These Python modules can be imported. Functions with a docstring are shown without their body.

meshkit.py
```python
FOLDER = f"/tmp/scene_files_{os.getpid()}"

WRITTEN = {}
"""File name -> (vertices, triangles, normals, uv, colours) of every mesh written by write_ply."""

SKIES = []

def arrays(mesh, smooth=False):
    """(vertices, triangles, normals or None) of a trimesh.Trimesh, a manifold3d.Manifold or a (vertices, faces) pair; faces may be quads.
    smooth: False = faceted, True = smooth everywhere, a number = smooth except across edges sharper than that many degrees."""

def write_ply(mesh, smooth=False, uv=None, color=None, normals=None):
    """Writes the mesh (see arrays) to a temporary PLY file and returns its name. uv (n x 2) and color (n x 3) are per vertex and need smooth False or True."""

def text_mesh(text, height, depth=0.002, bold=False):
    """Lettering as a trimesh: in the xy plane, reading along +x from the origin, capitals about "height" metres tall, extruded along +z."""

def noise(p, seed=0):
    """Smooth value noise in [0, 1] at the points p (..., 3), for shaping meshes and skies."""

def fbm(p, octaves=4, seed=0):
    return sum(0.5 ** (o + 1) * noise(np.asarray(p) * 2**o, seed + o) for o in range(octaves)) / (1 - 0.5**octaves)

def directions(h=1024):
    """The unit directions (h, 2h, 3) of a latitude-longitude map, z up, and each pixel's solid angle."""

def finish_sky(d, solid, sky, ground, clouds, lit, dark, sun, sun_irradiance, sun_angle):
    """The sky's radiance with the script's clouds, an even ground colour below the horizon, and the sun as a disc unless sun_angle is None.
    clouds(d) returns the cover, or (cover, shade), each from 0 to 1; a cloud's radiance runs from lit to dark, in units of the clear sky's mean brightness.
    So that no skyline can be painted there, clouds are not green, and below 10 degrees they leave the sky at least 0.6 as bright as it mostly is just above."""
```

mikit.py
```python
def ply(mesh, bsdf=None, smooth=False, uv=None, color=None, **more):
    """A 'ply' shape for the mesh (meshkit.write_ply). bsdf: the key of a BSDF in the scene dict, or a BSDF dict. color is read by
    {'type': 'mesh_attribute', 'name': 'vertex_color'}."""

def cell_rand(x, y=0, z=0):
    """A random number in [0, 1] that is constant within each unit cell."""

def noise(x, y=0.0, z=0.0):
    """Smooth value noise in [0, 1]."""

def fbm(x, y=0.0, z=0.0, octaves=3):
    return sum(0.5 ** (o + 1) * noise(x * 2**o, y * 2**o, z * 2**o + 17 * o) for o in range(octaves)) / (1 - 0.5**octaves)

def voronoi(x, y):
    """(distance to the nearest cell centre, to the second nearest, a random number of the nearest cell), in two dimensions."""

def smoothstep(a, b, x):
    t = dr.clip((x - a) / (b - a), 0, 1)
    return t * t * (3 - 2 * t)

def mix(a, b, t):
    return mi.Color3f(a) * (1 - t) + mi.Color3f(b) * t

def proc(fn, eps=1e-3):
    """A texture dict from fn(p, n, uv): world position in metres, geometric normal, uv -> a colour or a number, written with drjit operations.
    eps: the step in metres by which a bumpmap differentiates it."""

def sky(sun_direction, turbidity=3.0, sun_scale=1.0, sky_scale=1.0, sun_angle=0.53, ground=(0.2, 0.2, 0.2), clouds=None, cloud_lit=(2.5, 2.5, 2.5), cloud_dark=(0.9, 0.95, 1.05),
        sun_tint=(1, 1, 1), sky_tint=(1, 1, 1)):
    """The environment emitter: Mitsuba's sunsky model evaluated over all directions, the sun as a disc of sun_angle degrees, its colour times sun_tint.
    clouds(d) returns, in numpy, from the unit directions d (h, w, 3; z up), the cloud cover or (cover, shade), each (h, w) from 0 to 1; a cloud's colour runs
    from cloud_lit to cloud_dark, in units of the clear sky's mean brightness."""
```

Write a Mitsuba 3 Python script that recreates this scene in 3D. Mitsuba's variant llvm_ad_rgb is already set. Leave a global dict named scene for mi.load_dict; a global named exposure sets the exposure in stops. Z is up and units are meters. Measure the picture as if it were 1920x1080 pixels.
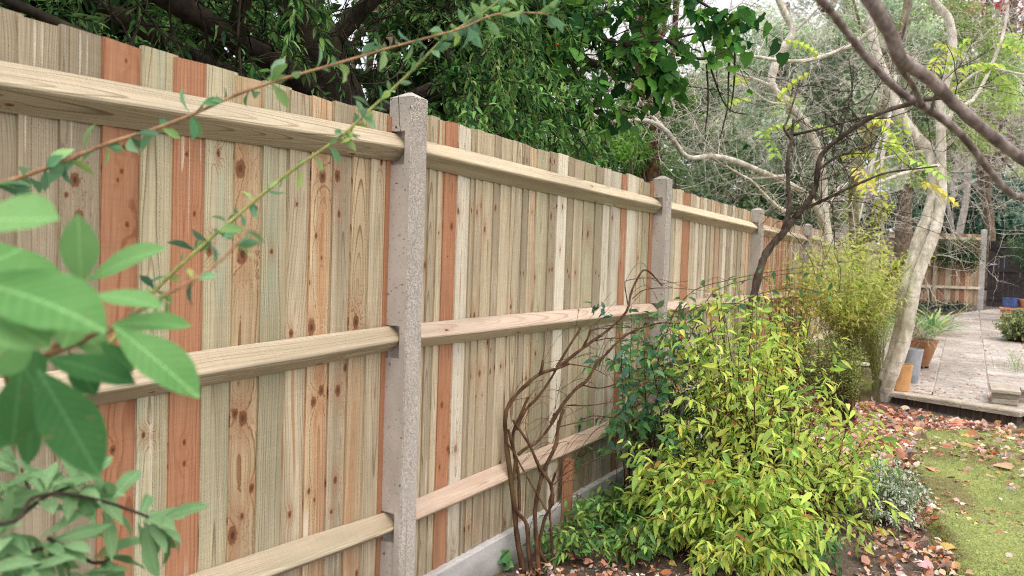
import math, random, numpy as np, trimesh, manifold3d, drjit as dr, mitsuba as mi, mikit
from mikit import ply, proc, noise, fbm, voronoi, cell_rand, smoothstep, mix
from shapely.geometry import Polygon, LineString, Point, box as sbox
import meshkit
scene, labels = {'type': 'scene'}, {}
T = mi.ScalarTransform4f

# ------------------------------------------------------------------ camera, sky, exposure
CAM = np.array([1.9, 0.0, 1.5173])
_ya, _pi, _ro = np.radians([31.4039, -2.0662, 1.8988])
FW = np.array([-math.sin(_ya) * math.cos(_pi), math.cos(_ya) * math.cos(_pi), math.sin(_pi)])
_r = np.array([math.cos(_ya), math.sin(_ya), 0.0]); _u = np.cross(_r, FW)
UP = -_r * math.sin(_ro) + _u * math.cos(_ro)
scene['camera'] = {'type': 'thinlens', 'fov': 2 * math.degrees(math.atan(960 / 1395.66)), 'fov_axis': 'x',
                   'to_world': T().look_at(origin=CAM.tolist(), target=(CAM + FW).tolist(), up=UP.tolist()),
                   'aperture_radius': 0.0031, 'focus_distance': 3.3, 'near_clip': 0.02, 'far_clip': 500.0}
scene['sky'] = mikit.sky((0.45, -0.35, 0.82), turbidity=4, sun_scale=0.22, sun_angle=50, clouds=lambda d: (1.0 + 0 * d[..., 2], np.clip(1.05 - d[..., 2], 0, 1)),
                         cloud_lit=(2.9, 2.93, 3.0), cloud_dark=(1.35, 1.38, 1.44))
exposure = 2.7

# ------------------------------------------------------------------ helpers
def lin(r, g, b):
    c = np.array([r, g, b]) / 255.0
    return np.where(c < .04045, c / 12.92, ((c + .055) / 1.055) ** 2.4)

def C3(*c): return mi.Color3f(*[float(q) for q in c])
def mix(a, b, t):
    a, b = (C3(*map(float, c)) if isinstance(c, np.ndarray) else mi.Color3f(c) for c in (a, b))
    return a * (1 - t) + b * t

def rng(s): return np.random.default_rng(s)
def nrm(a): a = np.asarray(a, float); return a / np.maximum(np.linalg.norm(a, axis=-1, keepdims=True), 1e-9)
_used = {}
def key(name):
    n = _used.get(name, -1) + 1; _used[name] = n
    return name if n == 0 else f'{name}_{n:03d}'
def thing(name, label, cat, group=None, kind=None):
    k = key(name); labels[k] = {'label': label, 'category': cat}
    if group: labels[k]['group'] = group
    if kind: labels[k]['kind'] = kind
    return k
def part(holder, name, mesh, bsdf, smooth=False, uv=None, color=None, kind=None, label=None):
    k = key(holder + '__' + name)
    scene[k] = ply(mesh, bsdf, smooth=smooth, uv=uv, color=color)
    if kind or label:
        labels[k] = {}
        if kind: labels[k]['kind'] = kind
        if label: labels[k]['label'] = label
    return k
def structure(name, mesh, bsdf, label, cat, smooth=False):
    k = key(name); scene[k] = ply(mesh, bsdf, smooth=smooth)
    labels[k] = {'kind': 'structure', 'label': label, 'category': cat}
    return k
def join(ms):
    vs, fs, o = [], [], 0
    for v, f in ms:
        vs.append(np.asarray(v)); fs.append(np.asarray(f) + o); o += len(v)
    return np.vstack(vs), np.vstack(fs)

def spline(pts, n=5):
    p = np.asarray(pts, float)
    if len(p) < 3: return np.linspace(p[0], p[-1], n + 1)
    q = np.vstack([2 * p[0] - p[1], p, 2 * p[-1] - p[-2]]); out = []
    t = np.linspace(0, 1, n, endpoint=False)[:, None]
    for i in range(len(p) - 1):
        a, b, c, d = q[i:i + 4]
        out.append(.5 * ((2 * b) + (c - a) * t + (2 * a - 5 * b + 4 * c - d) * t * t + (3 * b - a - 3 * c + d) * t ** 3))
    return np.vstack(out + [p[-1:]])

def tube(pts, r0, r1=None, sides=8, n=5, wob=0.0, seed=0, flare=0.0):
    p = spline(pts, n); m = len(p); r1 = r0 if r1 is None else r1
    t = np.linspace(0, 1, m); r = r0 + (r1 - r0) * t
    if flare: r = r * (1 + flare * np.exp(-t * 14))
    g = rng(seed)
    tg = nrm(np.gradient(p, axis=0))
    a = np.cross(tg[0], [0.3, 0.2, .9]); a /= np.linalg.norm(a)
    A = []
    for k in range(m):
        a = a - tg[k] * (a @ tg[k]); a = a / np.linalg.norm(a); A.append(a)
    A = np.array(A); B = np.cross(tg, A)
    ang = np.arange(sides) * 2 * np.pi / sides
    rr = r[:, None] * np.ones(sides)
    if wob: rr = rr * (1 + wob * (g.random((m, sides)) - .5) + wob * 1.2 * (g.random((m, 1)) - .5))
    v = p[:, None] + rr[..., None] * (np.cos(ang)[None, :, None] * A[:, None] + np.sin(ang)[None, :, None] * B[:, None])
    i, j = np.meshgrid(np.arange(m - 1), np.arange(sides), indexing='ij')
    q = np.stack([i * sides + j, i * sides + (j + 1) % sides, (i + 1) * sides + (j + 1) % sides, (i + 1) * sides + j], -1).reshape(-1, 4)
    f = np.vstack([q[:, [0, 1, 2]], q[:, [0, 2, 3]]])
    v = np.vstack([v.reshape(-1, 3), p[:1] - tg[:1] * r[0] * .3, p[-1:] + tg[-1:] * r[-1] * .5])
    c0, c1 = m * sides, m * sides + 1
    e = np.arange(sides)
    f = np.vstack([f, np.stack([np.full(sides, c0), (e + 1) % sides, e], 1), np.stack([np.full(sides, c1), (m - 1) * sides + e, (m - 1) * sides + (e + 1) % sides], 1)])
    return v, f

def tubes(P, R, sides=3):
    """many thin twigs at once: P (N, M, 3), R (N, M)"""
    N, M = P.shape[:2]
    tg = nrm(np.gradient(P, axis=1))
    a = nrm(np.cross(tg, np.where(np.abs(tg[..., 2:]) < .9, [0, 0, 1.0], [1.0, 0, 0]))); b = np.cross(tg, a)
    ang = np.arange(sides) * 2 * np.pi / sides
    v = P[:, :, None] + R[:, :, None, None] * (np.cos(ang)[:, None] * a[:, :, None] + np.sin(ang)[:, None] * b[:, :, None])
    n, i, j = np.meshgrid(np.arange(N), np.arange(M - 1), np.arange(sides), indexing='ij')
    o = n * M * sides
    q = np.stack([o + i * sides + j, o + i * sides + (j + 1) % sides, o + (i + 1) * sides + (j + 1) % sides, o + (i + 1) * sides + j], -1).reshape(-1, 4)
    return v.reshape(-1, 3), np.vstack([q[:, [0, 1, 2]], q[:, [0, 2, 3]]])

def leaf_shape(K=2, wide=.45, fold=.25, droop=.25, power=1.0):
    """one leaf: length 1 along +y, width 1 across x, z up; K inner rows of three points"""
    t = np.linspace(0, 1, K + 2)[1:-1]
    e = math.log(.5) / math.log(wide)
    w = .5 * np.sin(np.pi * t ** e) ** power
    w = w / w.max() * .5 if K > 1 else w
    rows = np.stack([np.stack([-w, t, -droop * t ** 2], -1), np.stack([0 * t, t, -droop * t ** 2], -1), np.stack([w, t, -droop * t ** 2], -1)], 1).reshape(-1, 3)
    v = np.vstack([[0, 0, 0], rows, [0, 1, -droop]]); e_ = len(v) - 1
    f = [[0, 2, 1], [0, 3, 2]]
    for k in range(K - 1):
        a, b = 1 + 3 * k, 4 + 3 * k
        f += [[a, a + 1, b + 1], [a, b + 1, b], [a + 1, a + 2, b + 2], [a + 1, b + 2, b + 1]]
    a = 1 + 3 * (K - 1)
    f += [[a, a + 1, e_], [a + 1, a + 2, e_]]
    return v, np.array(f), fold * 1.6

IVY = (np.array([[0, 0, 0], [-.3, -.07, .02], [-.5, .14, -.05], [-.4, .4, .02], [-.36, .58, -.03], [-.17, .76, .03], [0, 1, -.1], [.17, .76, .03], [.36, .58, -.03], [.4, .4, .02], [.5, .14, -.05], [.3, -.07, .02], [0, .35, -.04]], float),
       np.array([[12, (i + 1) % 12, i] for i in range(12)]))

def place(tm, base, dirs, normals, length, width, color=None, zscale=None):
    """copies of a leaf; returns (V (N,n,3), faces of one, C (N,n,3))"""
    v, f, fold = tm if len(tm) == 3 else (*tm, 0.0); N = len(base)
    y = nrm(dirs); x = nrm(np.cross(y, normals)); z = np.cross(x, y)
    length, width = np.broadcast_to(length, N), np.broadcast_to(width, N)
    zs = length if zscale is None else length * zscale
    V = base[:, None] + v[None, :, 0:1] * (x * width[:, None])[:, None] + v[None, :, 1:2] * (y * length[:, None])[:, None] + v[None, :, 2:3] * (z * zs[:, None])[:, None] + (fold * np.abs(v[None, :, 0:1])) * (z * width[:, None])[:, None]
    C = None
    if color is not None:
        C = np.repeat(color[:, None], len(v), 1) * (0.9 + .2 * v[None, :, 1:2])
    return V, f, C

def leaves_out(holder, placed, bsdf, n_parts=0, name='leaf', mass='foliage', near=None, smooth=True):
    """the n_parts leaves nearest the viewer become parts, the rest one part of kind stuff"""
    V, f, C = placed; N, n = V.shape[:2]
    d = np.linalg.norm(V.mean(1) - CAM, axis=1) if near is None else near
    order = np.argsort(d)
    for i in order[:n_parts]:
        part(holder, name, (V[i], f), bsdf, smooth=smooth, color=None if C is None else C[i])
    rest = order[n_parts:]
    if len(rest):
        F_ = (f[None] + (np.arange(len(rest)) * n)[:, None, None]).reshape(-1, 3)
        part(holder, mass, (V[rest].reshape(-1, 3), F_), bsdf, smooth=smooth, color=None if C is None else C[rest].reshape(-1, 3), kind='stuff')

def pick(g, N, cols, jitter=.15):
    """random colours from (weight, rgb) with brightness jitter"""
    w = np.array([c[0] for c in cols], float); c = np.array([c[1] for c in cols], float)
    k = g.choice(len(w), N, p=w / w.sum())
    return np.clip(c[k] * (1 + jitter * g.normal(size=(N, 1))) * (1 + .06 * g.normal(size=(N, 3))), .004, .9)

def bez(A, C, lift, M=8, bend=.6):
    """arching shoots from A to C (N,3): quadratic curves that rise first"""
    B = A * (1 - bend) + C * bend + np.array([0, 0, 1.0]) * np.asarray(lift)[:, None]
    t = np.linspace(0, 1, M)[None, :, None]
    return (1 - t) ** 2 * A[:, None] + 2 * t * (1 - t) * B[:, None] + t * t * C[:, None]

def along(P, t):
    """points and tangents at t (L,) in [0,1] of polylines P (N,M,3)"""
    M = P.shape[1]; s = np.clip(t, 0, .9999) * (M - 1); i = s.astype(int); w = (s - i)[None, :, None]
    return P[:, i] * (1 - w) + P[:, i + 1] * w, nrm(P[:, i + 1] - P[:, i])

def shoot_leaves(g, P, nl, t0=.3, spread=.9, sag=.35, up=.8, jit=.25):
    """leaf bases, directions and normals spiralled along shoots"""
    t = np.linspace(t0, 1, nl); b, tg = along(P, t)
    b = b.reshape(-1, 3); tg = tg.reshape(-1, 3); N = len(b)
    side = nrm(np.cross(tg, [0.05, .03, 1.0])); other = np.cross(side, tg)
    ph = np.tile(np.arange(nl) * 2.4, len(P)) + np.repeat(g.random(len(P)) * 6.28, nl) + g.normal(size=N) * .3
    out = side * np.cos(ph)[:, None] + other * np.sin(ph)[:, None]
    d = nrm(tg * .7 + out * spread + [0, 0, -sag] + g.normal(size=(N, 3)) * jit)
    n = nrm(np.array([0, 0, up]) + out * .35 + g.normal(size=(N, 3)) * .45)
    return b, d, n

# ------------------------------------------------------------------ materials
def leafmat(name, rough=.5, trans=.7):
    scene[name] = {'type': 'principledthin', 'base_color': {'type': 'mesh_attribute', 'name': 'vertex_color'}, 'roughness': rough, 'diff_trans': trans, 'eta': 1.4}
leafmat('mat_leaf', .45, .7)
leafmat('mat_leaf_far', .5, 1.1)
leafmat('mat_leaf_gloss', .3, .45)
leafmat('mat_leaf_dry', .7, .3)
def plain(name, fn, rough=.8, bump=None, scale=.002, eps=1e-3, spec=.3):
    b = {'type': 'principled', 'base_color': proc(fn) if callable(fn) else {'type': 'rgb', 'value': list(map(float, fn))}, 'roughness': rough, 'specular': spec}
    if bump: b = {'type': 'bumpmap', 'nested': b, 'tex': {**proc(bump, eps)}, 'scale': scale}
    scene[name] = {'type': 'twosided', 'nested': b}

def sel(i, cols):
    c = C3(*map(float, cols[0]))
    for k in range(1, len(cols)): c = dr.select(i > k - .5, C3(*map(float, cols[k])), c)
    return c
#            0 pale               1 orange            2 grey brown         3 whitish             4 knotty             5 rail pale         6 rail pink        7 reddish            8 striped green
WBASE = [lin(214, 199, 174), lin(180, 132, 104), lin(184, 170, 148), lin(222, 214, 198), lin(210, 188, 156), lin(208, 194, 171), lin(208, 190, 174), lin(200, 172, 148), lin(200, 190, 162), lin(150, 116, 94)]
WDARK = [lin(132, 110, 80), lin(146, 92, 64), lin(112, 96, 76), lin(160, 144, 122), lin(132, 92, 58), lin(150, 132, 102), lin(168, 136, 116), lin(150, 112, 88), lin(106, 94, 68), lin(116, 84, 66)]
def wood(p, n, uv):
    u, v = uv.x, uv.y
    idn = dr.floor(u); x = (u - idn - .5) * .16
    ty = dr.floor(idn / 1000)
    R = lambda k: cell_rand(idn, k)
    is_ = lambda k: dr.select(dr.abs(ty - k) < .5, 1.0, 0.0)
    railish = is_(5) + is_(6)
    kd, km, kcore, kgl = mi.Float(0), mi.Float(0), mi.Float(0), mi.Float(0)
    cell = dr.floor(v / .3 + R(5))
    pr = .2 + .2 * is_(4) + .2 * is_(1) - .1 * railish
    for o in (-1, 0, 1):
        c = cell + o
        kv = (c + .2 + .6 * cell_rand(idn, c, 7) - R(5)) * .3
        kx = (cell_rand(idn, c, 8) - .5) * .085
        on = dr.select(cell_rand(idn, c, 9) < pr, 1.0, 0.0)
        kr = (.0045 + (.012 + .012 * is_(4)) * dr.square(cell_rand(idn, c, 10))) * (1 - .45 * is_(1))
        d = dr.sqrt(dr.square(x - kx) + dr.square((v - kv) * .62)) * (1 + .3 * (noise(x * 200, v * 120, idn) - .5))
        kd += on * kr * 2.0 * dr.exp(-dr.square(d / (kr * 2.6)))
        km = dr.maximum(km, on * (1 - smoothstep(kr * .8, kr * 1.15, d)))
        kcore = dr.maximum(kcore, on * (1 - smoothstep(kr * .2, kr * .55, d)))
        kgl = dr.maximum(kgl, on * dr.exp(-dr.square(dr.sqrt(dr.square(x - kx) + dr.square((v - kv) * .35)) / (kr * 2.0))))
    for ki, kx, kv, kr in KNOTS:
        on = dr.select(dr.abs(idn - ki) < .5, 1.0, 0.0)
        d = dr.sqrt(dr.square(x - kx) + dr.square((v - kv) * .7)) * (1 + .3 * (noise(x * 150, v * 90, idn) - .5))
        kd += on * kr * 1.7 * dr.exp(-dr.square(d / (kr * 2.6)))
        km = dr.maximum(km, on * (1 - smoothstep(kr * .8, kr * 1.1, d)))
        kcore = dr.maximum(kcore, on * (1 - smoothstep(kr * .2, kr * .6, d)) * .8)
        kgl = dr.maximum(kgl, on * dr.exp(-dr.square(dr.sqrt(dr.square(x - kx) + dr.square((v - kv) * .4)) / (kr * 2.2))))
    wav = (noise(v * 1.7, idn * 3.1) - .5) * .04 + (noise(v * 7, x * 16, idn) - .5) * .010
    flatsawn = 1 - is_(2) * .7 - is_(8) * .5 - railish * .5
    dep = .008 + .02 * R(3) + (R(2) - .5) * (.05 + .07 * flatsawn) * (v - R(4) * 2)
    dd = dr.sqrt(dr.square(x - (R(1) - .5) * (.16 - .1 * flatsawn) + wav) + dr.square(dep)) + kd
    sp = .0045 + .0095 * R(6) * flatsawn
    q = dd / sp + .9 * noise(dd * 110, idn)
    rg = q - dr.floor(q)
    bold = .35 + .65 * cell_rand(idn, dr.floor(q), 3)
    line = smoothstep(.62, .93, rg) * (1 - smoothstep(.95, 1.0, rg)) * bold
    band = noise(dd * 70, idn, 4)
    fib = noise(x * 700, v * 14, idn) - .5
    fib2 = noise(x * 180, v * 2.5, idn + 40) - .5
    saw = noise(v * 330, x * 6, idn) - .5
    fl = (.016 + .022 * R(14)) * (is_(4) * 1.2 + is_(0) * dr.select(R(15) > .75, .5, 0.0) + is_(7) + is_(3) * .3)
    flame = (1 - smoothstep(fl * .45, fl + 1e-4, dd - kd * .5)) * dr.select(fl > 1e-3, 1.0, 0.0)
    col = mix(sel(ty, WBASE), sel(ty, WDARK), dr.clip(line * (.65 + .35 * R(11)) + .3 * band * (.3 + .7 * R(12)) + .5 * dr.maximum(fib2, 0), 0, 1))
    col = mix(col, C3(*lin(184, 134, 98)), flame * (.35 + .4 * band))
    grey = smoothstep(.5, .8, fbm(x * 9 + 31, v * .7, idn, octaves=3)) * (.5 - .4 * is_(1))
    col = mix(col, C3(*lin(148, 134, 114)), grey)
    green = smoothstep(.66, .8, fbm(x * 22 + idn, v * 1.3, 11, octaves=3)) * (.1 + .3 * is_(8) - .1 * is_(1))
    col = mix(col, C3(*lin(176, 188, 166)), green)
    col = mix(col, C3(*lin(166, 110, 74)), dr.clip(kgl * .5, 0, 1) * (1 - .7 * is_(2) - .4 * railish))
    col = mix(col, C3(*lin(122, 76, 50)), km * .85)
    col = mix(col, C3(*lin(66, 44, 34)), kcore * .8)
    tear = smoothstep(.8, .86, noise(x * 160 + idn, v * 5, 21)) * smoothstep(.62, .75, noise(v * 2.2, idn, 5))
    col = mix(col, C3(*lin(232, 224, 208)), tear * .5 * (1 - railish))
    # water marks along the length, soil splashed up the foot
    water = smoothstep(.5, .75, fbm(v * 1.1 + idn * 9, x * 4, idn, octaves=3))
    col = col * (1 - .16 * water)
    splash = (1 - smoothstep(.2, .55, v + .35 * (noise(x * 40, v * 9, idn) - .3))) * (1 - railish)
    col = mix(col, C3(*lin(118, 104, 84)), splash * .4)
    return col * (1 + .30 * fib + .08 * saw) * (.88 + .2 * R(13))
def wood_h(p, n, uv):
    u, v = uv.x, uv.y; idn = dr.floor(u); x = (u - idn) * .16
    return .6 * noise(x * 500, v * 10, idn) + .5 * noise(v * 260, x * 8, idn) + 1.2 * noise(x * 60, v * 1.5, idn)
def conc(p, n, uv):
    a = fbm(p.x * 18, p.y * 18, p.z * 6, octaves=4); b = noise(p.x * 240, p.y * 240, p.z * 240)
    c = mix(lin(166, 160, 157), lin(200, 194, 190), a) * (.86 + .28 * b)
    pit = smoothstep(.8, .9, noise(p.x * 130 + 7, p.y * 130, p.z * 130))
    c = mix(c, C3(*lin(112, 104, 98)), pit * .6)
    rough = dr.select(n.x > .7, 1.0, 0.0)
    st = smoothstep(.25, .8, noise(p.y * 300, p.z * 300, 3.0))
    c2 = mix(lin(180, 170, 164), lin(224, 216, 210), st) * (.85 + .3 * noise(p.y * 420, p.z * 420, 8))
    stain = smoothstep(.55, .8, fbm(p.x * 5, p.y * 5, p.z * 1.6, octaves=3))
    c = mix(c, c2, rough)
    drip = smoothstep(.6, .8, noise(p.x * 70 + p.y * 70, p.z * 1.1)) * smoothstep(.45, .7, noise(p.z * 2.3, p.y * 3))
    c = mix(c, c * mi.Color3f(.72, .7, .66), .7 * drip)
    hole = smoothstep(.86, .93, noise(p.x * 75 + 3, p.y * 75, p.z * 75)) * (1 - rough)
    c = mix(c, C3(*lin(70, 64, 60)), hole * .8)
    foot = 1 - smoothstep(.05, .45, p.z + .35 * (fbm(p.x * 9, p.y * 9, p.z * 7) - .4))
    c = mix(c, C3(*lin(122, 120, 92)), foot * .55)
    return mix(c, c * mi.Color3f(.82, .8, .76), stain)
def conc_h(p, n, uv):
    rough = dr.select(n.x > .7, 1.0, 0.05)
    return rough * (smoothstep(.3, .75, noise(p.x * 230, p.y * 230, p.z * 230)) + .4 * noise(p.x * 420, p.y * 420, p.z * 420))
scene['mat_wood'] = {'type': 'twosided', 'nested': {'type': 'bumpmap', 'nested': {'type': 'principled', 'base_color': proc(wood), 'roughness': .72, 'specular': .25}, 'tex': proc(wood_h, 8e-4), 'scale': .0009}}
plain('mat_concrete', conc, .85, conc_h, .008, 1e-3)
def gravelc(p, n, uv):
    a = fbm(p.y * 7, p.z * 14, p.x * 5, octaves=4); b = noise(p.x * 190, p.y * 190, p.z * 190)
    c = mix(lin(158, 157, 158), lin(208, 207, 209), a) * (.8 + .4 * b)
    wet = (1 - smoothstep(.0, .14, p.z + .16 * (fbm(p.y * 6, p.x * 6, p.z * 9) - .4)))
    return mix(c, C3(*lin(112, 106, 92)), wet * .6)
plain('mat_gravel_concrete', gravelc, .85, lambda p, n, uv: noise(p.x * 190, p.y * 190, p.z * 190), .003)

def barkmat(name, c0, c1, moss=0.0, s=30.0, ring=0.0, rough=.85):
    c0, c1 = np.array(c0), np.array(c1)
    def fn(p, n, uv):
        a = fbm(p.x * s, p.y * s, p.z * s * .35, octaves=4)
        c = mix(c0, c1, smoothstep(.25, .75, a))
        if ring:
            l = smoothstep(.72, .84, noise(p.z * 42 + noise(p.x * 9, p.y * 9) * 2, p.x * 9 + p.y * 9))
            c = mix(c, C3(*(c0 * .45)), l * ring)
        if moss:
            m = smoothstep(.5, .68, fbm(p.x * 7 + 3, p.y * 7, p.z * 4, octaves=3)) * moss
            c = mix(c, C3(*lin(112, 122, 62)), m)
        return c * (.85 + .3 * noise(p.x * 160, p.y * 160, p.z * 60))
    plain(name, fn, rough, lambda p, n, uv: fbm(p.x * s * 2, p.y * s * 2, p.z * s * .7, octaves=3), .006, 2e-3)
barkmat('mat_bark_pale', lin(182, 174, 160), lin(228, 222, 212), .22, 22, .3)
barkmat('mat_bark_olive', lin(98, 92, 66), lin(142, 134, 102), .5, 20)
barkmat('mat_bark_brown', lin(60, 42, 32), lin(106, 78, 58), .12, 45)
barkmat('mat_bark_dark', lin(40, 34, 30), lin(74, 64, 56), .1, 30)
barkmat('mat_bark_tree', lin(88, 76, 66), lin(134, 118, 104), .15, 40)
barkmat('mat_bark_slender', lin(58, 48, 44), lin(104, 90, 82), .15, 40)
barkmat('mat_bark_near', lin(98, 84, 84), lin(156, 142, 142), 0, 70)
barkmat('mat_twig_grey', lin(184, 176, 168), lin(228, 222, 216), .15, 30)
barkmat('mat_twig_red', lin(70, 42, 34), lin(104, 66, 52), 0, 60)
barkmat('mat_twig_green', lin(126, 132, 78), lin(158, 158, 98), 0, 60)
barkmat('mat_twig_pink', lin(138, 104, 80), lin(172, 138, 106), 0, 60)
barkmat('mat_bark_mossy', lin(70, 66, 44), lin(120, 112, 88), .9, 18)

def soil(p, n, uv):
    a = fbm(p.x * 3, p.y * 3, octaves=4); b = noise(p.x * 60, p.y * 60); c = noise(p.x * 240, p.y * 240)
    col = mix(lin(62, 54, 48), lin(112, 100, 92), .55 * a + .45 * b) * (.7 + .6 * c)
    bits = smoothstep(.82, .9, noise(p.x * 95 + 5, p.y * 95))
    return mix(col, C3(*lin(150, 122, 100)), bits * .6)
plain('mat_soil', soil, .95, lambda p, n, uv: fbm(p.x * 40, p.y * 40, octaves=4), .03, 3e-3)
def lawn_c(p, n, uv):
    a = fbm(p.x * 2.1, p.y * 2.1, octaves=3); b = fbm(p.x * 14, p.y * 14, octaves=3); c = noise(p.x * 150, p.y * 150)
    col = mix(lin(100, 114, 66), lin(160, 168, 102), .5 * a + .5 * b)
    bare = smoothstep(.5, .68, fbm(p.x * 2.3 + 9, p.y * 2.3, octaves=4))
    col = mix(col, C3(*lin(118, 104, 78)), bare * .75)
    return col * (.7 + .6 * c)
plain('mat_lawn', lawn_c, .95, lambda p, n, uv: fbm(p.x * 60, p.y * 60, octaves=3), .03, 3e-3)
def slab_c(p, n, uv):
    i = dr.floor(uv.x)
    a = fbm(p.x * 5 + i, p.y * 9, octaves=4); b = noise(p.x * 80, p.y * 80); k = cell_rand(i, 3)
    col = mix(lin(150, 140, 136), lin(204, 197, 193), .35 * k + .65 * a)
    col = mix(col, C3(*lin(190, 186, 182)), smoothstep(.5, .8, cell_rand(i, 5)) * .7)
    riv = smoothstep(.55, .62, fbm(p.x * 3 + i, p.y * 16, octaves=3)) * (1 - smoothstep(.62, .7, fbm(p.x * 3 + i, p.y * 16, octaves=3)))
    col = mix(col, C3(*lin(138, 114, 104)), riv * .7)
    damp = smoothstep(.5, .72, fbm(p.x * 1.7 + 5, p.y * 1.2, octaves=4))
    col = mix(col, col * mi.Color3f(.66, .64, .62), damp * .8)
    return col * (.8 + .4 * b)
plain('mat_slab', slab_c, .55, lambda p, n, uv: fbm(p.x * 8, p.y * 22, octaves=4), .03, 4e-3, .5)
def stone_c(p, n, uv):
    a = fbm(p.x * 9, p.y * 9, p.z * 20, octaves=4)
    col = mix(lin(132, 124, 114), lin(194, 185, 174), a) * (.8 + .4 * noise(p.x * 110, p.y * 110, p.z * 110))
    return mix(col, C3(*lin(118, 116, 70)), smoothstep(.55, .75, fbm(p.x * 6 + 4, p.y * 6, p.z * 6, octaves=3)) * .25)
plain('mat_stone', stone_c, .85, lambda p, n, uv: fbm(p.x * 40, p.y * 40, p.z * 60, octaves=3), .012, 3e-3)
def pot_mat(name, c0, c1, rough=.6):
    plain(name, lambda p, n, uv: mix(c0, c1, fbm(p.x * 14, p.y * 14, p.z * 9, octaves=4)) * (1 - .4 * smoothstep(.5, .75, fbm(p.x * 7 + 2, p.y * 7, p.z * 4, octaves=4))) * (.9 + .2 * noise(p.x * 150, p.y * 150, p.z * 150)), rough)
pot_mat('mat_terracotta', lin(190, 140, 92), lin(216, 172, 124), .8)
pot_mat('mat_pot_grey', lin(140, 146, 156), lin(178, 182, 190), .5)
pot_mat('mat_pot_brown', lin(136, 92, 64), lin(184, 136, 100), .35)
pot_mat('mat_pot_blue', lin(62, 88, 150), lin(96, 120, 178), .3)
pot_mat('mat_pot_pink', lin(186, 130, 100), lin(214, 160, 130), .8)
pot_mat('mat_brick', lin(150, 92, 72), lin(190, 126, 100), .85)
pot_mat('mat_black_wood', lin(40, 36, 40), lin(66, 60, 64), .6)
pot_mat('mat_stake', lin(96, 116, 106), lin(132, 152, 140), .5)
pot_mat('mat_cut_wood', lin(206, 194, 174), lin(232, 222, 206), .8)
pot_mat('mat_berry', lin(196, 40, 24), lin(224, 84, 40), .3)
pot_mat('mat_compost', lin(46, 38, 32), lin(70, 58, 48), .95)
pot_mat('mat_render_wall', lin(160, 140, 128), lin(196, 176, 164), .9)
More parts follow.
